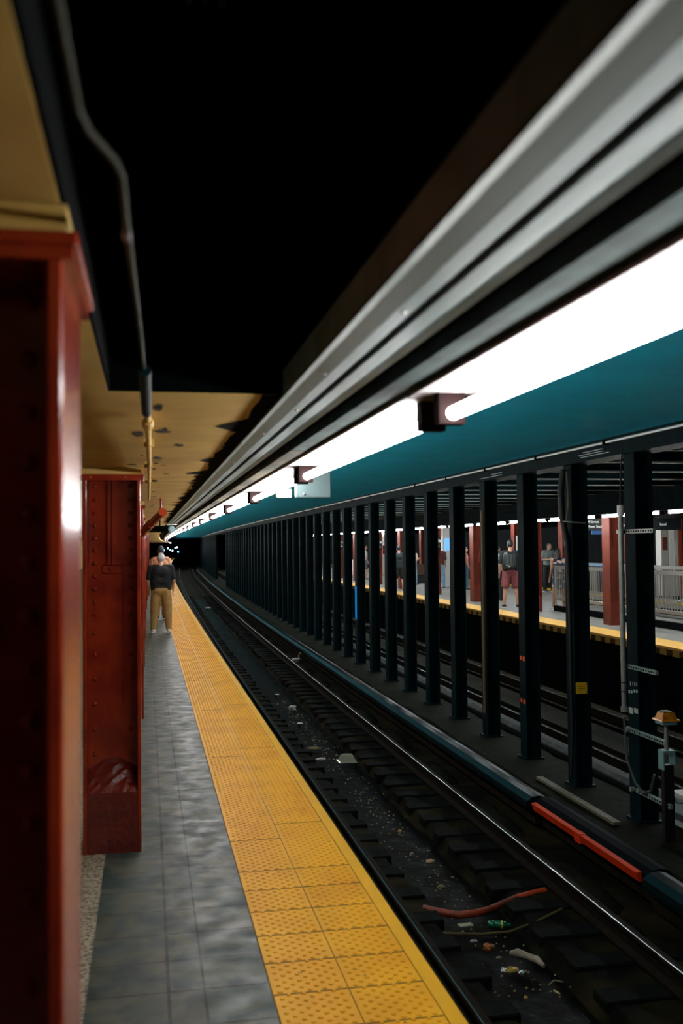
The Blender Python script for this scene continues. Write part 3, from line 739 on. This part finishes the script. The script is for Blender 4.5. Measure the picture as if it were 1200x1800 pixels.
o = MB().tube([(4.75, 9.44, .02), (4.75, 9.43, -.15), (4.75, 9.40, -.40), (4.77, 9.28, -.60), (4.77, 9.12, -.68), (4.78, 8.98, -.62), (4.79, 8.92, -.45)], .014, 8).build('hanging_cable', mat('grey_cable', (.06, .075, .07), .5)); tag(o, 'dark cable looping down from the conduit pole', 'cable')
bc = root('beacon_light', (4.80, 8.70, -1.03), 'amber warning beacon on a metal bracket at the right edge', 'beacon')
AMB = mat('amber_plastic', (.85, .30, .01), .25, col2=(.55, .16, .01), scale=14, coat=.5)
LT = mat('pale_teal_metal', (.20, .38, .36), .45)
def frust(mb, cx, cy, z0, z1, a0, a1, b0=None, b1=None):
    b0 = b0 or a0; b1 = b1 or a1
    return mb.add([(cx-a0, cy-b0, z0), (cx+a0, cy-b0, z0), (cx+a0, cy+b0, z0), (cx-a0, cy+b0, z0), (cx-a1, cy-b1, z1), (cx+a1, cy-b1, z1), (cx+a1, cy+b1, z1), (cx-a1, cy+b1, z1)],
                  [(0,3,2,1),(4,5,6,7),(0,1,5,4),(1,2,6,5),(2,3,7,6),(3,0,4,7)])
frust(MB(), 0, 0, 1.155, 1.215, .075, .055).build('amber_lens', AMB, bc)
frust(MB(), 0, 0, 1.140, 1.155, .095, .088).build('lens_flange', AMB, bc)
frust(MB(), 0, 0, 1.215, 1.226, .045, .040).build('lens_top', mat('dark_amber', (.12, .08, .02), .5), bc)
frust(MB(), 0, 0, 1.105, 1.140, .072, .078).build('base_box', LT, bc)
MB().tube([(0, 0, .86), (0, 0, 1.11)], [.022, .018], 12).build('stem', GALV, bc)
MB().box(-.06, .06, -.05, .05, .83, .86).box(-.06, -.05, -.05, .05, .68, .83).box(.05, .06, -.05, .05, .72, .83).build('bracket', LT, bc)
MB().box(-.04, .06, -.02, .04, 0, .72).build('pedestal', BLACK, bc)
cb = root('cabinet', (5.12, 8.55, -1.03), 'pale grey equipment cabinet low behind the rightmost black post', 'cabinet')
MB().bbox(0, .35, 0, .66, .02, .33, .008).build('cabinet_body', mat('cabinet_grey', (.42, .50, .50), .5), cb)
MB().bbox(-.01, .36, -.01, .67, .30, .345, .006).build('lid', WHITEG, cb)
o = MB().tube([(5.10, 9.14, -.72), (5.09, 9.05, -.77), (5.09, 8.95, -.75), (5.10, 8.85, -.70)], .006, 6).build('black_wire', BLACK); tag(o, 'thin black wire drooping across the pale cabinet', 'wire')
ns = root('notice_plate', (4.838, 10.30, .03), 'small yellow notice plate on the second black post', 'notice')
MB().box(0, .004, -.065, .065, .0, .13).build('plate', mat('notice_yellow', (.72, .46, .01), .45), ns, ); ns.rotation_euler = (0, 0, PI/2*0-.0)
MB().box(-.001, 0, -.045, .045, .085, .092).box(-.001, 0, -.045, .045, .060, .064).box(-.001, 0, -.045, .03, .045, .049).build('print_lines', JNT, ns)
for (yy, zz) in ((-.055, .118), (-.055, .012)): MB().ball((0, yy, zz), .006, 8, 4).build('screw', JNT, ns)
ns.location = (4.90, 10.78, .05); ns.rotation_euler = (0, 0, math.radians(80))
# cables on second post
o = MB().tube([(4.80, 10.95, 2.65), (4.76, 10.95, 2.4), (4.77, 10.95, 2.1), (4.82, 10.93, 1.8), (4.835, 10.92, 1.0), (4.835, 10.92, .2), (4.83, 10.9, -.4), (4.80, 10.88, -.9)], [.035, .04, .04, .035, .02, .018, .018, .018], 10).build('cable_bundle', BLACK); tag(o, 'thick black cable bundle down the edge of the second black post', 'cable')
o = MB().tube([(4.79, 10.85, 2.62), (4.80, 10.84, 2.4), (4.795, 10.83, 2.2), (4.77, 10.84, 2.05)], .008, 6).build('rope', mat('tan_rope', (.22, .18, .09), .7)); tag(o, 'tan rope dangling beside the thick cables on the second post', 'rope')
o = MB().tube([(4.76, 10.90, 2.04), (4.84, 10.83, 2.03), (4.98, 10.82, 2.02), (5.06, 10.9, 2.02)], .010, 6).build('cable_tie', GALV); tag(o, 'pale band tying the cables to the second post', 'band')
MKS = mat('white_marks', (.6, .66, .64), .6)
mk = root('stencil_marks', (4.847, 9.33, 0), 'worn white painted marks on the rightmost black post', 'marking')
s_ = MB()
for (y, z, h) in ((.02, .34, .03), (.06, .335, .035), (.10, .33, .04), (.15, .325, .04)): s_.box(-.001, .002, y, y+.012, z, z+h)
for (y, z) in ((.01, .27), (.06, .265), (.12, .25), (.17, .245)): s_.box(-.001, .002, y, y+.03, z, z+.03)
s_.build('letters', MKS, mk)
MB().box(-.001, .002, .01, .09, .06, .11).box(-.001, .002, .11, .20, .04, .10).build('smear', MKS, mk)
pl = MB().box(-.04, .04, 0, 2.0, 0, .03).build('plank', mat('pale_plank', (.15, .14, .09), .7, col2=(.10, .095, .06), scale=9)); pl.location = (4.58, 9.3, -1.022)
tag(pl, 'pale wooden plank lying along the ledge below the black posts', 'plank')

# ------------------------------------------------------------------ litter on the track
def crumple(sx, sy, sz, seed, n=9):
    rnd = random.Random(seed); mb = MB(); vs = []; fs = []
    for k in range(7):
        th = PI*k/6
        for i in range(n):
            ph = 2*PI*i/n; q = rnd.uniform(.65, 1.2)
            vs.append((sx*q*math.sin(th)*math.cos(ph), sy*q*math.sin(th)*math.sin(ph), sz*(.9+.3*rnd.random())*math.cos(th)))
    for k in range(6):
        for i in range(n):
            j_ = (i+1) % n; fs.append((k*n+i, k*n+n+i, k*n+n+j_, k*n+j_))
    return mb.add(vs, fs)
GZ = -1.355
bt = root('plastic_bottle', (2.725, 7.88, GZ+.035), 'green plastic bottle with a yellow band lying between the near rails', 'bottle', rz=-.35)
MB().tube([(0, 0, 0), (.01, 0, 0), (.05, 0, 0), (.06, 0, 0), (.07, 0, 0), (.13, 0, 0)], [.024, .031, .030, .026, .031, .031], 14).build('bottle_body', mat('green_plastic', (.004, .16, .075), .2, coat=.5), bt)
MB().tube([(.108, 0, 0), (.122, 0, 0)], .0318, 14).build('yellow_band', mat('band_yellow', (.7, .6, .01), .4), bt)
MB().tube([(.13, 0, 0), (.165, 0, 0), (.185, 0, 0)], [.031, .014, .013], 12).build('neck', mat('green_plastic_b', (.004, .13, .06), .2, coat=.5), bt)
hs = root('orange_hose', (0, 0, 0), 'orange-brown hose lying across the near track', 'hose')
HM = mat('orange_hose_rubber', (.32, .05, .012), .5, col2=(.16, .03, .01), scale=9)
MB().tube([(2.29, 8.28, -1.30), (2.38, 8.22, -1.31), (2.55, 8.12, -1.32), (2.70, 8.10, -1.31), (2.85, 8.16, -1.31), (3.0, 8.24, -1.30), (3.14, 8.31, -1.29)], .031, 10).build('hose_run', HM, hs)
MB().tube([(3.14, 8.31, -1.29), (3.44, 8.40, -1.28)], .032, 10).build('bright_end', mat('hose_bright', (.55, .07, .02), .45), hs)
o = MB().tube([(2.17, 7.83, -1.32), (2.4, 7.80, -1.34), (2.62, 7.74, -1.34), (2.85, 7.72, -1.335), (3.1, 7.78, -1.30), (3.37, 7.86, -1.24)], .012, 8).build('cable', mat('olive_cable', (.09, .07, .02), .5)); tag(o, 'thin olive cable across the near track below the orange hose', 'cable')
def lit(mb, name, M, x, y, z, label, cat, rz=0):
    o = mb.build(name, M); o.location = (x, y, z); o.rotation_euler = (0, 0, rz); return tag(o, label, cat)
PALE = mat('dirty_cloth', (.42, .37, .28), .8, col2=(.25, .22, .16), scale=20)
mb_ = MB().tube([(0, 0, 0), (.05, -.03, .01), (.10, -.10, .008), (.14, -.18, .012), (.16, -.27, 0)], [.018, .034, .027, .03, .014], 9)
lit(mb_, 'rag', PALE, 2.70, 7.30, GZ+.03, 'pale dirty twisted rag between the near rails', 'rag')
FOIL = mat('foil', (.75, .78, .8), .25, metal=.8)
fo = root('snack_wrapper', (2.60, 7.02, GZ+.03), 'silver and gold snack wrapper in front of the pale rag', 'wrapper')
crumple(.055, .040, .018, 2).build('gold_part', mat('gold_foil', (.55, .36, .08), .3, metal=.5), fo)
q = crumple(.022, .03, .016, 4).build('silver_part', FOIL, fo); q.location = (-.055, .01, 0)
q = crumple(.030, .022, .02, 6).build('silver_part', FOIL, fo); q.location = (.065, -.07, 0)
lit(crumple(.05, .05, .03, 8), 'orange_wrapper', mat('orange_wrap', (.42, .11, .01), .5, col2=(.12, .06, .01), scale=30), 2.575, 7.44, GZ+.03, 'crumpled orange wrapper below the green bottle', 'wrapper')
lit(crumple(.024, .010, .008, 9), 'paper_scrap', PALE, 2.60, 7.28, GZ+.015, 'small pale paper scrap beside the orange wrapper', 'scrap')
lit(crumple(.032, .016, .010, 10), 'plastic_scrap', mat('grey_plastic', (.35, .37, .37), .4), 2.515, 7.62, GZ+.015, 'small grey plastic scrap under the green bottle', 'scrap')
lit(MB().box(-.06, .06, -.03, .03, 0, .006), 'cardboard_card', mat('card', (.38, .40, .26), .7), 2.56, 7.96, GZ+.01, 'pale flat card left of the green bottle', 'card', .1)
def container(x, y, z, label):
    t = root('food_container', (x, y, z), label, 'container')
    CLR = mat('clear_plastic', (.34, .36, .25), .25, coat=.6)
    frust(MB(), 0, 0, .0, .085, .115, .075, .11, .07).build('lid', CLR, t)
    frust(MB(), 0, 0, -.008, .0, .13, .118, .125, .112).build('rim', CLR, t)
container(2.80, 14.1, GZ+.055, 'clear plastic food container upside down between the near rails')
CUPW = mat('white_plastic', (.75, .77, .74), .4)
def cup(x, y, label, rz=0):
    t = root('paper_cup', (x, y, GZ+.0), label, 'cup', rz=rz)
    MB().tube([(0, 0, .01), (0, 0, .09)], [.03, .043], 12).build('cup_body', mat('dark_cup', (.03, .03, .025), .6), t)
    MB().tube([(0, 0, .09), (0, 0, .10)], [.05, .046], 14).build('lid', CUPW, t)
cup(2.60, 20.4, 'dark cup with a white lid, the farther of two on the near track')
cup(2.56, 17.0, 'dark cup with a white lid, the nearer of two on the near track')
lit(crumple(.09, .10, .05, 12), 'plastic_bag', mat('bag_grey', (.40, .42, .38), .35), 2.72, 19.0, GZ+.03, 'crumpled grey plastic bag between the two cups', 'bag')
lit(crumple(.08, .05, .02, 14), 'white_wrapper', mat('wrap_pinkish', (.62, .50, .42), .5), 2.47, 14.4, GZ+.03, 'pinkish white wrapper left of the clear food container', 'wrapper')
lit(crumple(.12, .09, .02, 15), 'brown_wrapper', mat('wrap_brown', (.16, .12, .04), .5), 2.50, 15.2, GZ+.03, 'torn brown wrapper behind the pinkish white wrapper', 'wrapper')
tt = root('plastic_bag', (3.80, 25.9, -1.22), 'clear white bag with twisted top between outer rail and third rail', 'bag')
crumple(.15, .12, .06, 16).build('bag_body', mat('bag_white', (.5, .53, .5), .35), tt)
MB().tube([(.08, 0, .02), (.09, 0, .14), (.13, 0, .20), (.17, 0, .17)], [.02, .012, .012, .006], 6).build('twisted_top', mat('bag_white_b', (.5, .53, .5), .35), tt)
lit(crumple(.16, .25, .04, 17), 'newspaper', mat('news', (.55, .50, .46), .6), 2.75+bend(50), 50, GZ+.06, 'pale crumpled newspaper far down the near track', 'newspaper')
lit(crumple(.05, .03, .02, 18), 'leaf_scrap', mat('tan_scrap', (.55, .38, .18), .6), 2.72, 9.55, GZ+.03, 'bright tan scrap on the near track right of its neighbours', 'scrap')
lit(crumple(.025, .02, .02, 19), 'foam_scrap', PALE, 2.60, 9.80, GZ+.03, 'tiny round pale scrap beside the tan scrap', 'scrap')
lit(crumple(.022, .02, .02, 20), 'tan_pebble', mat('tan_b', (.45, .28, .08), .6), 2.68, 10.6, GZ+.03, 'small tan lump above the tan scrap on the near track', 'scrap')
lit(MB().tube([(0, 0, 0), (.05, .02, .02), (.11, .0, .01)], .005, 6), 'wire_scrap', mat('wire_tan', (.3, .3, .12), .5), 2.78, 6.75, GZ+.02, 'curved pale wire scrap beyond the foil wrapper', 'wire')
lit(MB().tube([(0, 0, 0), (.02, -.06, .0)], .006, 6), 'straw', mat('straw_y', (.6, .5, .2), .5), 2.78, 6.66, GZ+.02, 'short yellowish straw near the foil wrapper', 'straw')
lit(crumple(.016, .014, .01, 22), 'yellow_scrap', mat('yl', (.6, .33, .05), .5), 2.55, 6.60, GZ+.02, 'tiny yellow scrap in front of the foil wrapper', 'scrap')
lit(crumple(.04, .05, .02, 23), 'brown_scrap', mat('br_s', (.14, .11, .04), .6), 2.62, 8.85, GZ+.02, 'brown leaf-like scrap halfway between hose and tan scrap', 'scrap')
wd = MB().tube([(0, 0, 0), (0, 1.05, 0)], .022, 8).build('wooden_stick', mat('stick_wood', (.22, .15, .06), .6, col2=(.12, .08, .03), scale=12)); wd.location = (1.50, 5.95, -.62)
wd.location = (1.36, 6.25, -.55)
tag(wd, 'short wooden pole fixed beside the yellow platform edge', 'stick')
gr = MB(); rnd = random.Random(31)
for k in range(420):
    y = rnd.uniform(6.5, 20); x = rnd.gauss(2.66, .13); s = rnd.uniform(.004, .014)
    gr.add([(x-s, y, GZ+.01), (x, y-s, GZ+.012), (x+s, y+s*.3, GZ+.01), (x, y, GZ+.01+s)], [(0,1,3),(1,2,3),(2,0,3),(0,2,1)])
o = gr.build('grit', mat('grit_glint', (.30, .24, .10), .3)); tag(o, 'glinting grit and tiny scraps scattered in the wet trough', 'grit', kind='stuff')

# ------------------------------------------------------------------ people
def capsule(mb, a, b, ra, rb, n=14):
    a = Vector(a); b = Vector(b); d = (b-a); L_ = d.length; d = d/L_ if L_ > 1e-6 else Vector((0, 0, 1))
    pts = []; rr = []
    for t in (80, 55, 25): th = math.radians(t); pts.append(a-d*ra*math.sin(th)); rr.append(ra*math.cos(th))
    pts.append(a); rr.append(ra); pts.append(b); rr.append(rb)
    for t in (25, 55, 80): th = math.radians(t); pts.append(b+d*rb*math.sin(th)); rr.append(rb*math.cos(th))
    mb.tube(pts, rr, n)
def remesh(mb, name, M, parent, vox, smooth=3):
    o = mb.build(name+'_src', M)
    md_ = o.modifiers.new('r', 'REMESH'); md_.mode = 'VOXEL'; md_.voxel_size = vox; md_.use_smooth_shade = True
    s2 = o.modifiers.new('s', 'SMOOTH'); s2.iterations = smooth; s2.factor = .5
    dg = bpy.context.evaluated_depsgraph_get(); me = bpy.data.meshes.new_from_object(o.evaluated_get(dg))
    bpy.data.objects.remove(o)
    for p in me.polygons: p.use_smooth = True
    me.materials.clear(); me.materials.append(M)
    r = bpy.data.objects.new(name, me); COL.objects.link(r); r.parent = parent
    return r
def person(x, y, label, h=1.7, face=0.0, skin=(.55, .32, .22), hair=(.02, .015, .012), top=(.01, .02, .022), bottom=(.30, .20, .09),
           shoe=(.03, .03, .03), legs='long', sleeve='short', build_=1.0, hairlen=0, stance=.16, arms='down', headdown=.0, lean=0, dress=False, z=0, fem=False, toppat=None, vox=.011, step=0.0):
    """faces local -Y when face=0 (towards camera); face=pi faces away"""
    s = h/1.75; t = root('person', (x, y, z), label, 'person', rz=face); B = build_
    SK = mat('skin', skin, .5); TP = toppat or mat('top_cloth', top, .8); BT = mat('bottom_cloth', bottom, .8, col2=tuple(c*.75 for c in bottom), scale=6)
    def V(a, b, c): return (a*s, b*s, c*s)
    hx = .095
    an = {-1: V(-stance, -step*.5, .09), 1: V(stance, step*.5, .09)}
    kn = {-1: V(-stance*.85, -.02-step*.25, .50), 1: V(stance*.85, -.02+step*.3, .50)}
    hp = {-1: V(-hx, 0, .93), 1: V(hx, 0, .93)}
    ld = lean
    sh = {-1: V(-.185*B, ld, 1.42), 1: V(.185*B, ld, 1.42)}
    if arms == 'down':
        el = {i: V(i*.225*B, .03+ld, 1.14) for i in (-1, 1)}; wr = {i: V(i*.215*B, -.10+ld, .92) for i in (-1, 1)}
    elif arms == 'phone':
        el = {i: V(i*.25*B, -.02+ld, 1.14) for i in (-1, 1)}; wr = {i: V(i*.10*B, -.26+ld, 1.16) for i in (-1, 1)}
    else:
        el = {-1: V(-.25*B, -.02+ld, 1.14), 1: V(.245*B, .03+ld, 1.13)}; wr = {-1: V(-.14*B, -.24+ld, 1.2), 1: V(.255*B, -.04+ld, .89)}
    body = MB()
    hd = (0, (-.02-headdown*.08)*s + ld*1.3*s, (1.635-headdown*.03)*s)
    for i in (-1, 1):
        capsule(body, hp[i], kn[i], .082*s*B, .056*s); capsule(body, kn[i], an[i], .056*s, .040*s)
        capsule(body, (kn[i][0], kn[i][1]+.012*s, kn[i][2]-.10*s), (an[i][0], an[i][1]+.01, an[i][2]+.15*s), .055*s, .042*s)
        capsule(body, (an[i][0], an[i][1]+.03*s, .045*s), (an[i][0]+i*.02*s, an[i][1]-.15*s, .035*s), .040*s, .032*s)
        capsule(body, sh[i], el[i], .050*s, .038*s); capsule(body, el[i], wr[i], .038*s, .027*s)
        w_ = Vector(wr[i]); d = (w_-Vector(el[i])).normalized(); pc = w_+d*.045*s
        sd = Vector((0, -1, 0)) if abs(d.z) > .6 else Vector((0, 0, 1))
        sd = (sd-d*sd.dot(d)).normalized(); nrm = d.cross(sd)
        for q in (-.022, 0, .022): capsule(body, w_+d*.01*s+sd*q*s*.6, pc+d*.04*s+sd*q*s, .016*s, .015*s, 8)
        for q, l in ((-.030, .060), (-.010, .075), (.010, .070), (.030, .055)):
            p0 = pc+d*.045*s+sd*q*s; p1 = p0+d*l*.5*s+nrm*.006*s*-i; p2 = p1+d*l*.45*s+nrm*.02*s*-i
            capsule(body, p0, p1, .0095*s, .009*s, 8); capsule(body, p1, p2, .009*s, .008*s, 8)
        p0 = w_+d*.03*s+sd*.03*s; capsule(body, p0, p0+(d+sd*.8).normalized()*.06*s, .011*s, .009*s, 8)
    capsule(body, V(-.05*B, 0, .97), V(.05*B, 0, .97), .115*s*B, .115*s*B)
    capsule(body, V(-.05*B, ld*.3, 1.12), V(.05*B, ld*.3, 1.12), .105*s*B, .105*s*B)
    capsule(body, V(-.07*B, ld*.8, 1.32), V(.07*B, ld*.8, 1.32), .115*s*B, .115*s*B)
    capsule(body, V(-.15*B, ld, 1.43), V(.15*B, ld, 1.43), .055*s, .055*s)
    capsule(body, V(0, ld*1.1+.01, 1.44), (hd[0], hd[1]+.015*s, hd[2]-.05*s), .055*s, .052*s)
    body.ball(hd, (.077*s, .095*s, .115*s), 20, 14)
    body.ball((hd[0], hd[1]-.035*s, hd[2]-.055*s), (.055*s, .06*s, .065*s), 14, 10)
    body.ball((hd[0], hd[1]-.098*s, hd[2]-.022*s), (.013*s, .020*s, .024*s), 8, 6)
    body.ball((hd[0], hd[1]-.088*s, hd[2]-.062*s), (.024*s, .012*s, .010*s), 8, 6)
    for i in (-1, 1): body.ball((hd[0]+i*.078*s, hd[1]+.005*s, hd[2]-.012*s), (.012*s, .020*s, .032*s), 8, 6)
    remesh(body, 'body', SK, t, .009, 2)
    for i in (-1, 1): MB().ball((hd[0]+i*.03*s, hd[1]-.083*s, hd[2]+.008*s), (.011*s, .008*s, .007*s), 8, 6).build('eye', BLACK, t)
    # hair
    hr = MB(); hr.ball((hd[0], hd[1]+.018*s, hd[2]+.022*s), (.084*s, .094*s, .108*s), 18, 12)
    if hairlen:
        capsule(hr, (hd[0], hd[1]+.05*s, hd[2]-.02*s), (hd[0], hd[1]+.075*s, hd[2]-hairlen*s), .075*s, .055*s)
    remesh(hr, 'hair', mat('hair', hair, .6, bump=.5, bscale=80), t, .010, 2)
    # top
    tp = MB(); e = .014
    bot = .90 if not dress else .62
    for q, rr in ((bot+.06, .122), (1.12, .120), (1.32, .128)):
        capsule(tp, V(-.055*B, ld*max(0, q-.9)*2, q), V(.055*B, ld*max(0, q-.9)*2, q), rr*s*B, rr*s*B)
    capsule(tp, V(-.15*B, ld, 1.425), V(.15*B, ld, 1.425), .068*s, .068*s)
    for a_, b2, c2 in (((bot+.06), 1.12, 0), (1.12, 1.32, 0)):
        capsule(tp, V(-.075*B, ld*.5, a_), V(-.085*B, ld*.5, b2), .112*s*B, .115*s*B); capsule(tp, V(.075*B, ld*.5, a_), V(.085*B, ld*.5, b2), .112*s*B, .115*s*B)
    for i in (-1, 1):
        if sleeve == 'none': continue
        S_ = Vector(sh[i]); E_ = Vector(el[i]); 
        capsule(tp, S_, S_.lerp(E_, .80 if sleeve == 'short' else 1), .066*s, .062*s)
        if sleeve == 'long': capsule(tp, E_, Vector(wr[i]).lerp(E_, .08), .05*s, .038*s)
    remesh(tp, 'shirt' if not dress else 'dress', TP, t, vox, 3)
    if not dress:
        pt = MB()
        capsule(pt, V(-.05*B, 0, .93), V(.05*B, 0, .93), .128*s*B, .128*s*B)
        for i in (-1, 1):
            K = Vector(kn[i]); A = Vector(an[i]); Hh = Vector(hp[i])
            if legs == 'long':
                capsule(pt, Hh, K, .104*s*B, .082*s*B); capsule(pt, K, A+Vector((0, 0, .0)), .082*s*B, .068*s)
            else: capsule(pt, Hh, Hh.lerp(K, .80), .108*s*B, .100*s*B)
        remesh(pt, 'trousers' if legs == 'long' else 'shorts', BT, t, vox, 2)
    SH = mat('shoe', shoe, .6)
    for i in (-1, 1):
        A = an[i]; so_ = MB(); capsule(so_, (A[0], A[1]+.035*s, .045*s), (A[0]+i*.02*s, A[1]-.16*s, .038*s), .050*s, .040*s)
        ob = remesh(so_, 'shoe', SH, t, .012, 1)
        MB().bbox(A[0]-.045*s, A[0]+.055*s if i > 0 else A[0]+.045*s, A[1]-.20*s, A[1]+.08*s, 0, .02*s, .006).build('sole', WHITEP, t)
    return t
person(.283, 21.1, 'white-haired man in a black t-shirt and beige trousers standing with his back turned', 1.66, PI, skin=(.62, .36, .25), hair=(.50, .50, .52), top=(.0015, .004, .006),
       bottom=(.42, .26, .09), shoe=(.75, .72, .66), build_=1.22, headdown=.5, stance=.165)
person(.33, 25.1, 'person in a dark cap and light top partly hidden behind the white-haired man', 1.80, PI, skin=(.60, .30, .18), hair=(.01, .02, .025), top=(.60, .26, .14), bottom=(.45, .30, .14), shoe=(.02, .02, .02), sleeve='none', stance=.09)
person(-1.01, 10.7, 'person in a teal top and black trousers peeking out between the first two red columns', 1.72, PI*.9, top=(.0, .22, .24), bottom=(.01, .01, .012), shoe=(.7, .68, .6))
person(9.87, 26.2, 'person with a black backpack, black t-shirt and mauve shorts on the opposite platform', 1.86, PI*.92, skin=(.55, .28, .18), hair=(.01, .01, .01), top=(.006, .010, .014), bottom=(.28, .075, .085), legs='short', arms='one', build_=1.12, stance=.17, shoe=(.015, .015, .015))
bp_ = root('backpack', (9.80, 26.20, 0), 'black backpack worn by the person in mauve shorts', 'backpack', rz=PI*.92)
mb2 = MB(); capsule(mb2, (.03, .20, 1.20), (.03, .20, 1.44), .15, .12); capsule(mb2, (-.06, .20, 1.20), (-.06, .20, 1.42), .14, .12); remesh(mb2, 'bag_body', mat('bag_black', (.012, .018, .018), .5), bp_, .014, 2)
mb2 = MB(); capsule(mb2, (-.06, .33, 1.15), (.05, .33, 1.15), .06, .06); remesh(mb2, 'front_pocket', mat('bag_black2', (.018, .024, .024), .5), bp_, .014, 2)
MB().box(-.02, .02, .385, .392, 1.14, 1.16).build('tag', WHITEP, bp_)
person(10.6, 29.3, 'woman in a white top just left of the person with the backpack', 1.70, PI*.6, hair=(.03, .02, .015), top=(.62, .64, .66), bottom=(.01, .015, .02), hairlen=.12)
person(14.3, 34.1, 'man in grey t-shirt and black trousers looking down on the opposite platform', 1.78, 0.1, top=(.22, .27, .27), bottom=(.006, .008, .010), arms='phone', headdown=.8)
FL = mat('floral_cloth', (.01, .03, .06), .7, col2=(.75, .45, .40), scale=9, mix=(.56, .60), detail=1)
person(10.72, 24.9, 'woman with dark hair in a dark floral dress beside the end of the stainless railing', 1.62, PI, skin=(.32, .15, .08), hair=(.008, .006, .006), sleeve='none', dress=True, toppat=FL, hairlen=.14, shoe=(.4, .4, .4))
person(11.55, 36.2, 'woman with long dark hair, white top and jeans left of a red column', 1.62, PI*.75, hair=(.01, .01, .01), top=(.55, .57, .56), bottom=(.05, .14, .22), hairlen=.28, shoe=(.6, .5, .45))
person(11.95, 36.6, 'person in a salmon top behind the woman with long dark hair', 1.66, PI*.5, top=(.55, .20, .15), bottom=(.10, .2, .3))
person(11.32, 37.9, 'person in a dark maroon t-shirt and light blue trousers standing behind the signed column', 1.74, PI*.9, hair=(.012, .01, .01), top=(.055, .014, .016), bottom=(.16, .32, .46), build_=1.1)
person(11.35, 42.0, 'woman in a cream top and pale blue jeans in front of the bench', 1.64, PI*.7, hair=(.008, .008, .008), top=(.62, .45, .33), bottom=(.28, .42, .50), arms='one', hairlen=.05)
person(9.30, 36.4, 'person in black with bare pink legs standing on the yellow strip', 1.72, PI, hair=(.01, .01, .01), skin=(.65, .36, .30), top=(.012, .02, .022), bottom=(.01, .012, .014), legs='short', arms='one', build_=1.15)
person(10.75, 49.0, 'person in a loose white t-shirt seen between two distant posts', 1.75, PI*.5, hair=(.05, .02, .01), top=(.6, .62, .62), bottom=(.10, .14, .16), legs='short')

# ------------------------------------------------------------------ far tunnel signal lamps
BL = mat('blue_signal', (.1, .4, 1), .4, emit=6, ecol=(.15, .5, 1.0)); WL = mat('pale_signal', (.6, .9, 1), .4, emit=6, ecol=(.5, .9, 1.0))
for i, (u, v) in enumerate(((288, 967), (295, 964), (299, 967), (303, 968), (308, 963), (311, 962), (313, 970))):
    p = px(u, v, 150); t = root('signal_lamp', p, 'tiny blue or white signal lamp far down the dark tunnel, %s from the left' % ORD[i], 'lamp', 'signal lamps in the tunnel')
    MB().ball((0, 0, 0), .11, 10, 8).build('lens', BL if i % 2 == 0 else WL, t); MB().box(-.12, .12, .05, .3, -.15, .15).build('lamp_case', SOOT, t)
    MB().tube([(0, .15, .1), (0, .15, 2.95-p.z)], .03, 6).build('hanger_rod', SOOT, t)
